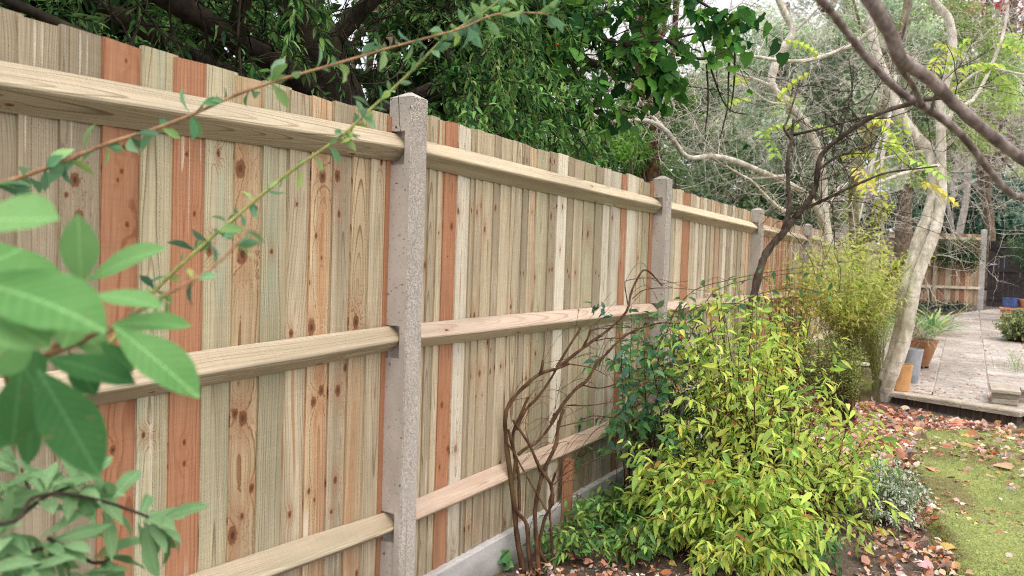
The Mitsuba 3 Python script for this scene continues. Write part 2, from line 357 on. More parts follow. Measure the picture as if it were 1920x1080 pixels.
def veins(c_lo, c_hi):
    def fn(p, n, uv):
        i = dr.floor(uv.x); a = dr.abs((uv.x - i - .1) / .8 - .5) * 2; t = uv.y
        col = mix(c_lo, c_hi, .25 + .5 * cell_rand(i, 1) + .35 * (fbm(p.x * 40, p.y * 40, p.z * 40, octaves=3) - .5))
        s = t * 11 - a * 2.6; s = dr.abs(s - dr.floor(s) - .5)
        vn = (1 - smoothstep(0, .2, s)) * .1 + (1 - smoothstep(.0, .09, a)) * .36
        spot = smoothstep(.8, .9, noise(p.x * 260 + i, p.y * 260, p.z * 260)) * smoothstep(.5, .7, noise(p.x * 40 + i, p.y * 40, p.z * 40))
        col = mix(col, C3(.25, .17, .07), spot * .7)
        return mix(col, C3(*(np.array(c_hi) * 1.5 + .05)), vn)
    return fn
scene['mat_big_leaf'] = {'type': 'principledthin', 'base_color': proc(veins(lin(80, 136, 74), lin(150, 196, 132))), 'roughness': .19, 'diff_trans': .6, 'eta': 1.65}
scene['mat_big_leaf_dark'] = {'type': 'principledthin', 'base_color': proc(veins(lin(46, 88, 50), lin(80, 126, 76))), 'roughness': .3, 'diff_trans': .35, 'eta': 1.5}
scene['mat_mid_leaf'] = {'type': 'principledthin', 'base_color': proc(veins(lin(96, 138, 92), lin(156, 190, 142))), 'roughness': .35, 'diff_trans': .5, 'eta': 1.45}

# ------------------------------------------------------------------ ground, lawn
def ground_z(x, y):
    x, y = np.asarray(x, float), np.asarray(y, float)
    rise = np.clip(y - 9.3, 0, 14) * .043 + np.clip(y - 9.3, 0, .5) * .1
    p = np.stack([x, y, 0 * x], -1)
    return rise + .05 * (meshkit.fbm(p * 1.7, 3, 3) - .5) + .02 * (meshkit.fbm(p * 9, 3, 5) - .5)
gx = np.unique(np.concatenate([np.linspace(-60, -6, 19), np.linspace(-6, 6, 121), np.linspace(6, 60, 19)]))
gy = np.unique(np.concatenate([np.linspace(-40, -2, 14), np.linspace(-2, 24, 209), np.linspace(24, 130, 30)]))
X, Y = np.meshgrid(gx, gy); Z = ground_z(X, Y)
def grid(X, Y, Z):
    h, w = X.shape; i, j = np.meshgrid(np.arange(h - 1), np.arange(w - 1), indexing='ij'); a = i * w + j
    q = np.stack([a, a + 1, a + w + 1, a + w], -1).reshape(-1, 4)
    return np.stack([X, Y, Z], -1).reshape(-1, 3), np.vstack([q[:, [0, 1, 2]], q[:, [0, 2, 3]]])
LAWN = Polygon([c[:2] for c in [(1.940,4.379,0.000), (1.884,4.866,0.000), (1.817,5.186,0.000), (1.752,5.702,0.000), (1.654,6.412,0.000), (1.555,7.131,0.000), (1.501,7.612,0.000), (1.655,8.003,0.000), (1.911,8.325,0.000), (2.176,8.601,0.000), (2.446,8.824,0.000), (4.5, 7.6), (7.5, 5), (7.5, -4), (2.9, -4), (2.45, 0), (2.2, 2.5)]]).buffer(.03)
import shapely
inl = shapely.contains_xy(LAWN, X.ravel(), Y.ravel()).reshape(X.shape)
Zg = np.where(inl, Z - .03, Z)
structure('ground', grid(X, Y, Zg), 'mat_soil', 'dark brown soil of the planting bed under shrubs and fallen leaves', 'soil', smooth=True)
lx, ly = np.arange(1.2, 7.6, .035), np.concatenate([np.arange(-4, 2.5, .15), np.arange(2.5, 9, .035)])
LX, LY = np.meshgrid(lx, ly)
pts = shapely.points(LX.ravel(), LY.ravel())
dist = np.where(shapely.contains(LAWN, pts), shapely.distance(LAWN.exterior, pts), -shapely.distance(LAWN.exterior, pts)).reshape(LX.shape)
dist = dist + .05 * (meshkit.fbm(np.stack([LX * 6, LY * 6, 0 * LX], -1), 3, 8) - .5)
def lawn_z(x, y, d):
    p = np.stack([x, y, 0 * x], -1)
    return ground_z(x, y) * .35 - .06 + .115 * np.clip((d + .03) / .07, 0, 1) ** .6 + .03 * (meshkit.fbm(p * 4, 3, 9) - .5) + .012 * (meshkit.fbm(p * 22, 2, 4) - .5)
LZ = lawn_z(LX, LY, dist)
v, f = grid(LX, LY, LZ); keep = (dist.ravel()[f] > -.06).all(1)
structure('lawn', (v, f[keep]), 'mat_lawn', 'mossy yellow green lawn with a rounded turf edge beside the bed', 'lawn', smooth=True)
g = rng(11)
N = 34000
bx, by = g.uniform(1.4, 3.3, N * 2), g.uniform(3.2, 8.6, N * 2)
q_ = shapely.points(bx, by); dd_ = np.where(shapely.contains(LAWN, q_), shapely.distance(LAWN.exterior, q_), -1)
ok = (dd_ > .0) & (g.random(N * 2) < .12 + .88 * np.clip((meshkit.fbm(np.stack([bx * 2.6, by * 2.6, 0 * bx], -1), 4, 2) - .36) * 5, 0, 1)); bx, by, dd_ = bx[ok], by[ok], dd_[ok]
bz = lawn_z(bx, by, dd_); n_ = len(bx)
bd = nrm(np.stack([g.normal(size=n_) * .7, g.normal(size=n_) * .7, np.ones(n_)], -1))
bl = leaf_shape(1, .35, .2, .3)
leaves_out('lawn', place(bl, np.stack([bx, by, bz - .003], -1), bd, g.normal(size=(n_, 3)), g.uniform(.008, .024, n_), g.uniform(.002, .004, n_), pick(g, n_, [(5, lin(138, 152, 88)), (4, lin(164, 174, 104)), (3, lin(112, 130, 74)), (1.5, lin(188, 172, 130))], .12)), 'mat_leaf', 0, mass='moss_blades')

# ragged tufts at the turf edge
n = 9000
bx, by = g.uniform(1.3, 2.6, n * 3), g.uniform(3.2, 8.6, n * 3); q_ = shapely.points(bx, by); ed = shapely.distance(LAWN.exterior, q_)
ok = (ed < .07) & (meshkit.noise(np.stack([bx * 14, by * 14, 0 * bx], -1), 3) > .42); bx, by, ed = bx[ok], by[ok], ed[ok]; n_ = len(bx)
leaves_out('lawn', place(leaf_shape(2, .3, .2, .5), np.stack([bx, by, ground_z(bx, by) + .01], -1), nrm(np.stack([g.normal(size=n_) * .8 - .3, g.normal(size=n_) * .7, np.ones(n_)], -1)), g.normal(size=(n_, 3)), g.uniform(.025, .075, n_), g.uniform(.002, .005, n_), pick(g, n_, [(4, lin(142, 154, 82)), (3, lin(172, 176, 100)), (2, lin(110, 124, 66)), (1, lin(186, 168, 120))], .25)), 'mat_leaf', 0, mass='edge_grass')

# ------------------------------------------------------------------ fallen leaves
def curl_leaf(g, lobed):
    if lobed:
        v = IVY[0].copy(); f = IVY[1]
    else:
        v, f, _ = leaf_shape(3, .45, .5, .15); v = v.copy()
    v[:, 2] += .35 * (g.random() - .2) * (v[:, 0] * 2) ** 2 + .3 * (g.random() - .4) * (v[:, 1] - .5) ** 2 + .07 * g.normal(size=len(v))
    return v, f
DRY = [(5, lin(208, 156, 134)), (5, lin(220, 186, 172)), (3, lin(188, 124, 94)), (3, lin(164, 132, 118)), (3, lin(232, 212, 200)), (1, lin(168, 164, 170)), (1.2, lin(130, 92, 74)), (1, lin(212, 184, 120))]
def scatter_dry(g, x, y, z, size, holder, cols=DRY, tilt=.5):
    n = len(x); k = g.integers(0, 6, n); col = pick(g, n, cols, .22); az = g.random(n) * 6.283
    for t in range(6):
        m = k == t
        if not m.any(): continue
        d = np.stack([np.cos(az[m]), np.sin(az[m]), g.normal(size=m.sum()) * .25], -1)
        nn = nrm(np.stack([g.normal(size=m.sum()) * tilt, g.normal(size=m.sum()) * tilt, np.ones(m.sum())], -1))
        yield place(curl_leaf(g, t % 2 == 0), np.stack([x[m], y[m], z[m]], -1), d, nn, size[m], size[m] * g.uniform(.6, .95, m.sum()), col[m])
g = rng(21)
k = thing('leaf_litter', 'drift of orange and pinkish brown fallen leaves covering the bed before the patio step', 'fallen leaves', kind='stuff')
n = 60000
x, y = g.uniform(.12, 3.6, n), g.uniform(2.3, 10.2, n)
q_ = shapely.points(x, y)
ind = shapely.distance(LAWN, q_)
band = np.clip(1 - ind / .55, 0, 1)
dens = .16 + .5 * band + 2.2 * (y > 6.9) * (y < 9.7)
bare = (ind > .22) & (y < 4.9) & (x > 1.1)
dens = np.where((y < 5.2) & (x < 1.2), .42, dens); dens = np.where(bare & (x > 1.2), .5, dens)
dens = dens * np.clip(.25 + 2.6 * (meshkit.fbm(np.stack([x * 2.2, y * 2.2, 0 * x], -1), 3, 6) - .3), .1, 1.4) * .85
ok = (ind > -.035) & (g.random(n) < dens) & ~((y > 9.25 - (x - 1.2) * .35) & (x > 1.05))
x, y, ind = x[ok], y[ok], ind[ok]
size = g.choice([1, 1, 1, 1.7], len(x)) * g.uniform(.018, .06, len(x)) * np.where(y > 6, 1.25, np.where(x < 1.25, .6, .85))
ms = [(V.reshape(-1, 3), (f_[None] + (np.arange(len(V)) * V.shape[1])[:, None, None]).reshape(-1, 3), C.reshape(-1, 3)) for V, f_, C in scatter_dry(g, x, y, ground_z(x, y) + g.uniform(.003, .05, len(x)), size, k, tilt=.75)]
m_ = join([(a, b) for a, b, c in ms]); scene[k] = ply(m_, 'mat_leaf_dry', smooth=True, color=np.vstack([c for a, b, c in ms]))
k2 = thing('leaf_debris', 'small pinkish brown leaf fragments strewn over the patio slabs', 'fallen leaves', kind='stuff')
n = 1900; x, y = g.uniform(1.05, 3.2, n), 9.5 + 11 * g.random(n) ** 1.6; ok = (y > 9.75 - (x - 1.2) * .36); x, y = x[ok], y[ok]
ms = [(V.reshape(-1, 3), (f_[None] + (np.arange(len(V)) * V.shape[1])[:, None, None]).reshape(-1, 3), C.reshape(-1, 3)) for V, f_, C in scatter_dry(g, x, y, .165 + .043 * (y - 9.5), g.uniform(.01, .04, len(x)), k2, tilt=.15)]
scene[k2] = ply(join([(a, b) for a, b, c in ms]), 'mat_leaf_dry', smooth=True, color=np.vstack([c for a, b, c in ms]))
# leaves one can tell apart on the lawn
n = 300
x, y = g.uniform(1.55, 3.1, n), g.uniform(3.7, 8.3, n)
q_ = shapely.points(x, y); ok = shapely.contains(LAWN, q_) & (shapely.distance(LAWN.exterior, q_) > .05); x, y = x[ok][:105], y[ok][:105]
for V, f_, C in scatter_dry(g, x, y, lawn_z(x, y, np.full(len(x), .2)) + .014, g.uniform(.022, .062, len(x)), None, [(5, lin(214, 188, 172)), (4, lin(226, 214, 202)), (2, lin(196, 156, 132)), (1, lin(204, 132, 100))], .3):
    for i in range(len(V)):
        c = C[i].mean(0); tone = 'orange brown' if c[0] > 2.1 * c[2] else 'tan' if c[0] > 1.45 * c[2] else 'pale'
        zone = 'near the patio end of the lawn' if V[i][0, 1] > 6.4 else 'in the middle of the lawn' if V[i][0, 1] > 5.2 else 'on the nearest part of the lawn'
        kk = thing('fallen_leaf', f'small {tone} curled dry leaf lying {zone}', 'leaf', f'{tone} dry leaves {zone}')
        scene[kk] = ply((V[i], f_), 'mat_leaf_dry', smooth=True, color=C[i])
v = IVY[0].copy(); v[:, 2] += .25 * (v[:, 0] * 2) ** 2 + .1
kk = thing('fallen_leaf', 'large tan curled leaf with a long stalk standing up on the lawn', 'leaf')
b0 = np.array([(2.253,6.791,0.000)]); V, f_, C = place((v, IVY[1]), b0 + [0, 0, .05], np.array([[-.9, .3, .1]]), np.array([[.2, -.3, 1.0]]), .13, .11, np.array([lin(206, 178, 146)]))
part(kk, 'blade', (V[0], f_), 'mat_leaf_dry', True, color=C[0])
sv, sf = tube([b0[0] + [0, 0, .05], b0[0] + [.04, -.05, .06], b0[0] + [.08, -.12, .045]], .0022, .0015, 5)
part(kk, 'stalk', (sv, sf), 'mat_leaf_dry', True, color=np.tile(lin(226, 206, 180), (len(sv), 1)))

# ------------------------------------------------------------------ the timber fence
def flat(quads, uvs):
    """unshared quads with uv"""
    v = np.array(quads, float).reshape(-1, 3); uv = np.array(uvs, float).reshape(-1, 2); n = len(quads)
    f = np.array([[4 * i, 4 * i + 1, 4 * i + 2] for i in range(n)] + [[4 * i, 4 * i + 2, 4 * i + 3] for i in range(n)])
    return (v, f), uv
KNOTS = []      # (board, across, height, radius) of the large knots seen on single boards
SEEN_KNOTS = [(1.505,1.771,0.02),(1.848,1.788,0.018),(1.914,1.795,0.016),(1.506,1.491,0.006),(1.634,1.522,0.007),(1.822,1.582,0.007),(1.852,1.508,0.006),(1.794,1.422,0.007),(1.536,1.000,0.018),(1.504,1.020,0.012),(1.828,1.009,0.015),(1.867,1.045,0.014),(1.945,1.034,0.016),(1.578,0.768,0.011),(1.541,0.689,0.008),(1.816,0.701,0.008),(1.943,0.709,0.011),(1.925,0.599,0.007),(2.090,1.240,0.007),(1.027,1.594,0.012),(0.994,1.644,0.006),(1.142,1.784,0.006),(1.136,1.720,0.006),(1.325,1.788,0.006),(1.155,1.582,0.007),(1.354,1.621,0.006),(1.333,0.963,0.007),(1.334,0.901,0.007),(1.206,1.008,0.007),(1.232,0.998,0.006),(2.606,1.655,0.013),(2.642,1.726,0.012),(4.289,1.806,0.012),(2.628,0.686,0.011),(2.776,0.991,0.01),(2.853,0.994,0.012),(2.944,0.992,0.012),(3.042,1.007,0.009),(3.108,1.294,0.009),(2.681,0.675,0.014),(2.572,0.887,0.012),(3.220,1.459,0.01),(3.335,1.438,0.009),(3.529,1.481,0.011),(3.705,1.473,0.01),(3.806,1.461,0.01),(4.077,1.466,0.01),(4.131,1.450,0.009),(2.748,1.737,0.009),(2.832,1.767,0.01),(2.944,1.764,0.012),(3.067,0.524,0.012),(2.806,0.284,0.01)]
_wid = [0]
def wid(ty): _wid[0] += 1; return ty * 1000 + _wid[0]
def prism(sec0, sec1, ident, lens, frame, widths=None):
    """loft between two equal sections (n,2) placed at lens[0], lens[1] through frame(s, a, b); wood uv"""
    n = len(sec0); per = np.concatenate([[0], np.cumsum([np.linalg.norm(np.subtract(sec0[(i + 1) % n], sec0[i])) for i in range(n)])])
    quads, uvs = [], []
    for i in range(n):
        j = (i + 1) % n
        quads.append([frame(lens[0], *sec0[i]), frame(lens[0], *sec0[j]), frame(lens[1], *sec1[j]), frame(lens[1], *sec1[i])])
        a, b = (per[i] + .01) / .16 % 1, 0
        w = (per[i + 1] - per[i]) / .16
        a = min(max(.5 - w / 2, 0.02), .9); b = min(a + w, .98)
        uvs.append([[ident + a, lens[0]], [ident + b, lens[0]], [ident + b, lens[1]], [ident + a, lens[1]]])
    for sec, L in ((sec0, lens[0]), (sec1, lens[1])):
        for i in range(1, n - 1, 2):
            tri = [sec[0], sec[i], sec[i + 1], sec[min(i + 2, n - 1)]]
            quads.append([frame(L, *s) for s in tri]); uvs.append([[ident + .1 + abs(s[0]) * 3 % .8, L + s[1] * .05] for s in tri])
    return flat(quads, uvs)
Y1, SP, PT = 2.2022, 2.7998, 0.0985
g = rng(31)
fence = thing('garden_fence', 'long close board timber fence with three rails between grey concrete posts, running into the distance', 'fence')

def post_mesh(x0, x1, y0, y1, zb, zt, mort, seed):
    c = .005
    base = [(x0 + c, y0), (x1 - c, y0), (x1, y0 + c), (x1, y1 - c), (x1 - c, y1), (x0 + c, y1), (x0, y1 - c), (x0, y0 + c)]
    m = manifold3d.Manifold.hull_points([(x, y, z) for x, y in base for z in (zb, zt - .026)] + [((x0 + x1) / 2 + d, (y0 + y1) / 2, zt) for d in (-.012, .012)])
    cut = []
    for z, hh in mort:
        for ya, yb in ((y0 - .01, y0 + .03), (y1 - .03, y1 + .01)):
            cut.append(manifold3d.Manifold.cube((x1 - x0 - .03, yb - ya, hh)).translate((x0 - .002, ya, z - hh / 2)))
    for z in (zt - .14, zt - .95, zt - 1.05):
        cut.append(manifold3d.Manifold.cylinder(.03, .0055, .0055, 12).rotate((90, 0, 0)).translate(((x0 + x1) / 2 - .02, y0 + .02, z)))
    for k in cut: m = m - k
    return m
for i in range(-1, 8):
    yy = Y1 + SP * i
    dz = .0 if i < 4 else .03 * (i - 3)
    part(fence, 'concrete_post', post_mesh(-.025, .09, yy, yy + PT, -.4, 2.152 + dz + g.normal() * .004, [(1.935 + dz, .128), (1.19 + dz, .128), (.468 + dz, .118)], i), 'mat_concrete')
J1 = [-.50, -.40, -.29, -.19, -.08, .02, .13, .23, .34, .45, .56, .67, .78, .885, .977, 1.082, 1.186, 1.284, 1.386, 1.486, 1.592, 1.698, 1.793, 1.895, 1.99, 2.085, 2.174, 2.205]
T1 = [0, 8, 2, 0, 1, 0, 4, 0, 8, 0, 1, 0, 2, 2, 2, 1, 8, 1, 8, 4, 8, 0, 4, 0, 4, 0, 1]
J2 = [2.30, 2.366, 2.436, 2.493, 2.542, 2.636, 2.737, 2.774, 2.834, 2.926, 2.985, 3.08, 3.192, 3.253, 3.325, 3.469, 3.556, 3.676, 3.754, 3.885, 4.041, 4.141, 4.255, 4.428, 4.523, 4.717, 4.80, 4.929, 4.995]
T2 = [2, 0, 2, 0, 1, 3, 2, 0, 0, 2, 0, 0, 2, 0, 8, 2, 3, 2, 0, 8, 2, 3, 3, 1, 3, 0, 8, 1]
J3 = [5.10, 5.22, 5.36, 5.459, 5.634, 5.80, 5.942, 6.06, 6.155, 6.26, 6.369, 6.501, 6.651, 6.75, 6.88, 7.031, 7.14, 7.251, 7.416, 7.587, 7.70, 7.79]
T3 = [3, 3, 3, 0, 1, 0, 3, 0, 3, 2, 0, 7, 0, 3, 2, 3, 0, 2, 0, 7, 2]
def boards(J, types, zt, zb, dz):
    for a, b, ty in zip(J[:-1], J[1:], types):
        e0, e1 = g.uniform(-.003, .001), g.uniform(-.011, -.007)
        top = zt + g.normal() * .0045; lean = g.normal() * .0012
        over = .014
        s = [(e0, a), (e1, b), (e1 - .003, b + over), (e1 - .012, b + over), (e0 - .016, a)]
        s = s[::-1]
        fr = lambda z, x, y, lean=lean: (x, y + lean * (z - 1), z)
        idn = wid(ty)
        KNOTS.extend((idn, (a + b) / 2 - ky, kz, kr) for ky, kz, kr in SEEN_KNOTS if a <= ky < b)
        (m, uv) = prism(s, s, idn, (zb + g.normal() * .002, top), fr)
        # a slanted saw cut at the top
        vv = m[0]; up = vv[:, 2] > 1.5; vv[up, 2] += (vv[up, 1] - a) * g.normal() * .03
        part(fence, 'feather_board', m, 'mat_wood', uv=uv)
boards(J1, T1, 2.055, .178, 0)
for i_, (J, Tt) in enumerate(((J2, T2), (J3, T3))): boards(J, Tt, 2.10, .178, 0)
for bay in range(3, 8):
    y0 = Y1 + SP * (bay - 1) + PT; y1 = Y1 + SP * bay; n = 24
    J = np.linspace(y0, y1 - .01, n + 1) + np.concatenate([[0], g.normal(size=n - 1) * .012, [0]]); dz = 0 if bay == 3 else .03 * (bay - 3)
    w = [.1, .1, .05, .2, .05, .1, .0, .4, .0] if bay == 3 else [.4, .05, .15, .25, .05, 0, 0, .1, 0]
    boards(J, g.choice(9, n, p=w), 2.10 + dz, .178, dz)
def rail(y0, y1, zn, ty, hb, ht, nose=.055, slope=0.0):
    """arris rail: triangular, its blunt nose towards the garden"""
    s = [(.001, ht), (nose - .006, .007), (nose, 0.0), (nose, -.006), (nose - .006, -.012), (.001, -hb)]
    e = [(x * .93 + .001, z * .9) for x, z in s]
    n = 7; ys = np.linspace(y0, y1, n); wob = np.cumsum(g.normal(size=n)) * .0008; wob -= np.linspace(wob[0], wob[-1], n); wob = wob + slope * (ys - Y1)
    quads, uvs = [], []; ident = wid(ty); ident2 = wid(2 if ty == 5 else 5)
    for k in range(n - 1):
        a, b = (e if k == 0 else s), (e if k == n - 2 else s)
        for i in range(6):
            j = (i + 1) % 6
            p = [(a[i][0], ys[k], zn + a[i][1] + wob[k]), (a[j][0], ys[k], zn + a[j][1] + wob[k]), (b[j][0], ys[k + 1], zn + b[j][1] + wob[k + 1]), (b[i][0], ys[k + 1], zn + b[i][1] + wob[k + 1])]
            quads.append(p); u0, u1 = {0: (.2, .72), 1: (.72, .78), 2: (.78, .82), 3: (.82, .86), 4: (.15, .7), 5: (.05, .1)}[i]
            idd = ident2 if i == 4 else ident
            uvs.append([[idd + u0, ys[k]], [idd + u1, ys[k]], [idd + u1, ys[k + 1]], [idd + u0, ys[k + 1]]])
    for yk, a in ((y0, e), (y1, e)):
        w0 = wob[0] if yk == y0 else wob[-1]
        for tri in ((0, 1, 2, 3), (0, 3, 4, 5)):
            quads.append([(a[t][0], yk, zn + a[t][1] + w0) for t in tri]); uvs.append([[ident + .2 + a[t][0] * 5, a[t][1]] for t in tri])
    return flat(quads, uvs)
for bay in range(0, 8):
    y0 = Y1 + SP * (bay - 1) + PT - .026; y1 = Y1 + SP * bay + .026; dz = 0 if bay < 4 else .03 * (bay - 3)
    for zn, ty, ht, hb in ((1.939, 5, .058, .058), (1.2018, 6 if bay else 5, .054, .052), (.4682, 6 if bay else 2, .058, .044)):
        if bay == 0 and zn < 1.5: ty = 5
        m, uv = rail(y0, y1, zn + dz, ty, hb, ht, slope=0.0 if bay else (.045 if zn > 1.5 else .037 if zn > 1 else -.05))
        part(fence, 'arris_rail', m, 'mat_wood', uv=uv)
    gb = manifold3d.Manifold.hull_points([(x, y, z) for y in (y0 + .028, y1 - .028) for x, z in ((-.02, -.35), (.028, -.35), (.028, .168 + dz), (.021, .175 + dz), (-.02, .175 + dz))])
    part(fence, 'gravel_board', gb, 'mat_gravel_concrete')
def timber_box(x0, x1, y0, y1, z0, z1, ty):
    s = [(x0, y0), (x0, y1), (x1, y1), (x1, y0)]
    return prism(s, s, wid(ty), (z0, z1), lambda z, x, y: (x, y, z))
m, uv = timber_box(.032, .07, 3.665, 3.722, -.15, .425, 1)
part(fence, 'timber_cleat', m, 'mat_wood', uv=uv, label='short orange timber cleat standing against the gravel board')

# ------------------------------------------------------------------ patio with step
def pat_z(y): return .16 + .043 * (y - 9.5)
K0, K1 = np.array([.98, 9.60]), np.array([2.42, 9.075])
kd = nrm(K1 - K0); kn = np.array([-kd[1], kd[0]])
beyond = Polygon([K0 + kn * .27 - kd * 3, K1 + kn * .27 + kd * 4, K1 + kn * 30 + kd * 4, K0 + kn * 30 - kd * 3])
def slab(poly, ztop, th, bev=.008):
    poly = poly.buffer(-bev * .3)
    if poly.is_empty or poly.area < .01: return None
    c = np.array(poly.exterior.coords)[:-1]; i = np.array(poly.buffer(-bev).exterior.coords)[:-1]
    P3 = [(x, y, pat_z(y) + ztop - th) for x, y in c] + [(x, y, pat_z(y) + ztop - bev) for x, y in c] + [(x, y, pat_z(y) + ztop) for x, y in i]
    return manifold3d.Manifold.hull_points(P3)
yy, xx = np.meshgrid(np.linspace(9.0, 23.5, 30), np.linspace(.3, 4.6, 10), indexing='ij')
pz = pat_z(yy) - .014
v, f = grid(xx, yy, pz); cen = v[f].mean(1)
ink = shapely.contains_xy(beyond.buffer(-.03), cen[:, 0], cen[:, 1])
pat = structure('patio', (v, f[ink]), 'mat_stone', 'pinkish grey stone slab patio rising gently to the far fence', 'patio', smooth=True)
g = rng(41); cols = [.45, 1.03, 1.62, 2.175, 2.74, 3.31, 3.9, 4.5]
for ci in range(len(cols) - 1):
    y = 8.9 + (ci % 3) * .2
    while y < 22.3:
        h = g.choice([.42, .56, .56, .7])
        p = sbox(cols[ci] + .0036, y + .0036, cols[ci + 1] - .0036, y + h - .0036).intersection(beyond)
        if p.geom_type == 'Polygon' and not p.is_empty:
            m = slab(p, g.normal() * .0025, .045)
            if m is not None:
                vv, ff, _ = meshkit.arrays(m)
                part(pat, 'slab', (vv, ff), 'mat_slab', uv=np.tile([[float(g.integers(0, 400)) + .5, .5]], (len(vv), 1)))
        y += h
st = thing('stone_step', 'long low step of weathered stone edging slabs at the front of the patio', 'step')
L_ = np.linalg.norm(K1 - K0); cuts = [0, .30, .77, 1.02, 1.02]
cuts = [0, .42, .98, L_]
for a, b in zip(cuts[:-1], cuts[1:]):
    c4 = [K0 + kd * (a + .004), K0 + kd * (b - .004), K0 + kd * (b - .004) + kn * .265, K0 + kd * (a + .004) + kn * .265]
    m = manifold3d.Manifold.hull_points([(x, y, pat_z(9.5) + dzz) for (x, y), ins in zip(c4, range(4)) for dzz in (-.05, -.008)] + [(x, y, pat_z(9.5) + .004 + g.normal() * .002) for x, y in np.array(Polygon(c4).buffer(-.01).exterior.coords)[:-1]])
    part(st, 'edging_slab', m.refine_to_length(.08), 'mat_stone')
r4 = [K0 + kn * .07, K1 + kn * .07 - kd * .05, K1 + kn * .25 - kd * .05, K0 + kn * .25]
part(st, 'riser', manifold3d.Manifold.hull_points([(x, y, z) for x, y in r4 for z in (-.2, .105)]), 'mat_soil', label='dark recessed riser under the edging slabs')
# raised bed wall on the right of the patio
wl = thing('low_wall', 'low dry stone wall with flat coping round the raised bed beside the patio', 'wall')
def block(x0, x1, y0, y1, z0, z1, mat, holder, name, j=.006):
    c = [(x, y, z) for x in (x0, x1) for y in (y0, y1) for z in (z0 + .006, z1 - .006)] + [(x, y, z) for x in (x0 + .008, x1 - .008) for y in (y0 + .008, y1 - .008) for z in (z0, z1)]
    c = np.array(c) + g.normal(size=(len(c), 3)) * j * .5
    part(holder, name, manifold3d.Manifold.hull_points(c.tolist()), mat)
for ci, (z0, z1) in enumerate(((.10, .165), (.168, .225), (.228, .285))):
    x = 2.20 + g.uniform(0, .02)
    block(2.19, 2.42, 9.45 + .01 * ci, 9.92, z0, z1, 'mat_stone', wl, 'block')
    x = 2.43
    while x < 3.6:
        w = g.uniform(.2, .34); block(x, x + w - .006, 9.7, 9.9, z0, z1, 'mat_stone', wl, 'block'); x += w
block(2.17, 2.44, 9.42, 9.95, .288, .325, 'mat_stone', wl, 'coping')
x = 2.45
while x < 3.6: block(x, x + .4, 9.67, 9.95, .288, .322, 'mat_stone', wl, 'coping'); x += .406

# ------------------------------------------------------------------ pots
def lathe(prof, n=40, loc=(0, 0, 0)):
    p = np.asarray(prof, float); ang = np.arange(n) * 2 * np.pi / n; m = len(p)
    v = np.stack([p[:, None, 0] * np.cos(ang), p[:, None, 0] * np.sin(ang), np.repeat(p[:, 1:2], n, 1)], -1).reshape(-1, 3) + loc
    i, j = np.meshgrid(np.arange(m - 1), np.arange(n), indexing='ij')
    q = np.stack([i * n + j, i * n + (j + 1) % n, (i + 1) * n + (j + 1) % n, (i + 1) * n + j], -1).reshape(-1, 4)
    return v, np.vstack([q[:, [0, 1, 2]], q[:, [0, 2, 3]]])
def pot(name, label, loc, prof, soil_z, soil_r, mat):
    k = thing(name, label, 'plant pot')
    part(k, 'body', lathe(prof, loc=loc), mat, smooth=35)
    part(k, 'compost', lathe([(.001, soil_z + .012), (soil_r * .6, soil_z + .006), (soil_r, soil_z)], 24, loc), 'mat_compost', smooth=True)
    return k
b = (1.291,9.730,0.170)
pot('flower_pot', 'round terracotta pot at the patio edge beside the pale tree trunk', b, [(.0, 0), (.098, 0), (.108, .1), (.122, .26), (.127, .275), (.127, .298), (.121, .303), (.113, .298), (.108, .24), (.1, .2)], .24, .107, 'mat_terracotta')
b = (1.358,10.345,0.196)
pot('flower_pot', 'tall tapered grey pot standing behind the terracotta pot', b, [(.0, 0), (.088, 0), (.1, .12), (.128, .38), (.133, .388), (.133, .41), (.125, .414), (.116, .4), (.105, .3)], .34, .106, 'mat_pot_grey')
b = (1.434,11.550,0.248)
bp_loc = np.add(b, (0, 0, .03))
bp = pot('flower_pot', 'glazed brown pot on small dark feet holding a drooping sedge', np.add(b, (0, 0, .03)), [(.0, 0), (.07, 0), (.1, .08), (.155, .26), (.17, .33), (.182, .335), (.182, .36), (.165, .362), (.15, .31)], .31, .15, 'mat_pot_brown')
for a in (0.3, 2.4, 4.5):
    fx, fy = b[0] + .055 * math.cos(a), b[1] + .055 * math.sin(a)
    part(bp, 'foot', lathe([(.001, .034), (.02, .03), (.026, .016), (.02, .0), (.001, 0)], 12, (fx, fy, b[2] - .002)), 'mat_black_wood', smooth=True)

# planter, blue and pink pots, at the far right
pw = thing('brick_planter', 'low brick planter with an orange tiled top at the far end of the patio', 'planter')
bb = np.array((2.586,18.951,0.566)); z0 = bb[2] - .1
for c in range(5):
    for i in range(7):
        block(bb[0] - .05 + i * .225 + (c % 2) * .1, bb[0] + .165 + i * .225 + (c % 2) * .1, bb[1], bb[1] + .1, z0 + c * .075, z0 + c * .075 + .066, 'mat_brick', pw, 'brick', .004)
for i in range(6): block(bb[0] - .06 + i * .29, bb[0] + .222 + i * .29, bb[1] - .03, bb[1] + .5, z0 + .378, z0 + .41, 'mat_pot_pink', pw, 'tile', .003)
zt = z0 + .415
pot('flower_pot', 'small square shouldered blue glazed pot on the brick planter', (bb[0] + .12, bb[1] + .2, zt), [(0, 0), (.12, 0), (.135, .05), (.14, .18), (.15, .185), (.15, .21), (.135, .21), (.125, .15)], .16, .12, 'mat_pot_blue')
tp_loc = (bb[0] + .46, bb[1] + .22, zt)
tp = pot('flower_pot', 'wide pinkish clay pot under the small clipped pine', (bb[0] + .46, bb[1] + .22, zt), [(0, 0), (.13, 0), (.16, .07), (.19, .16), (.2, .165), (.2, .19), (.18, .19), (.16, .13)], .14, .155, 'mat_pot_pink')

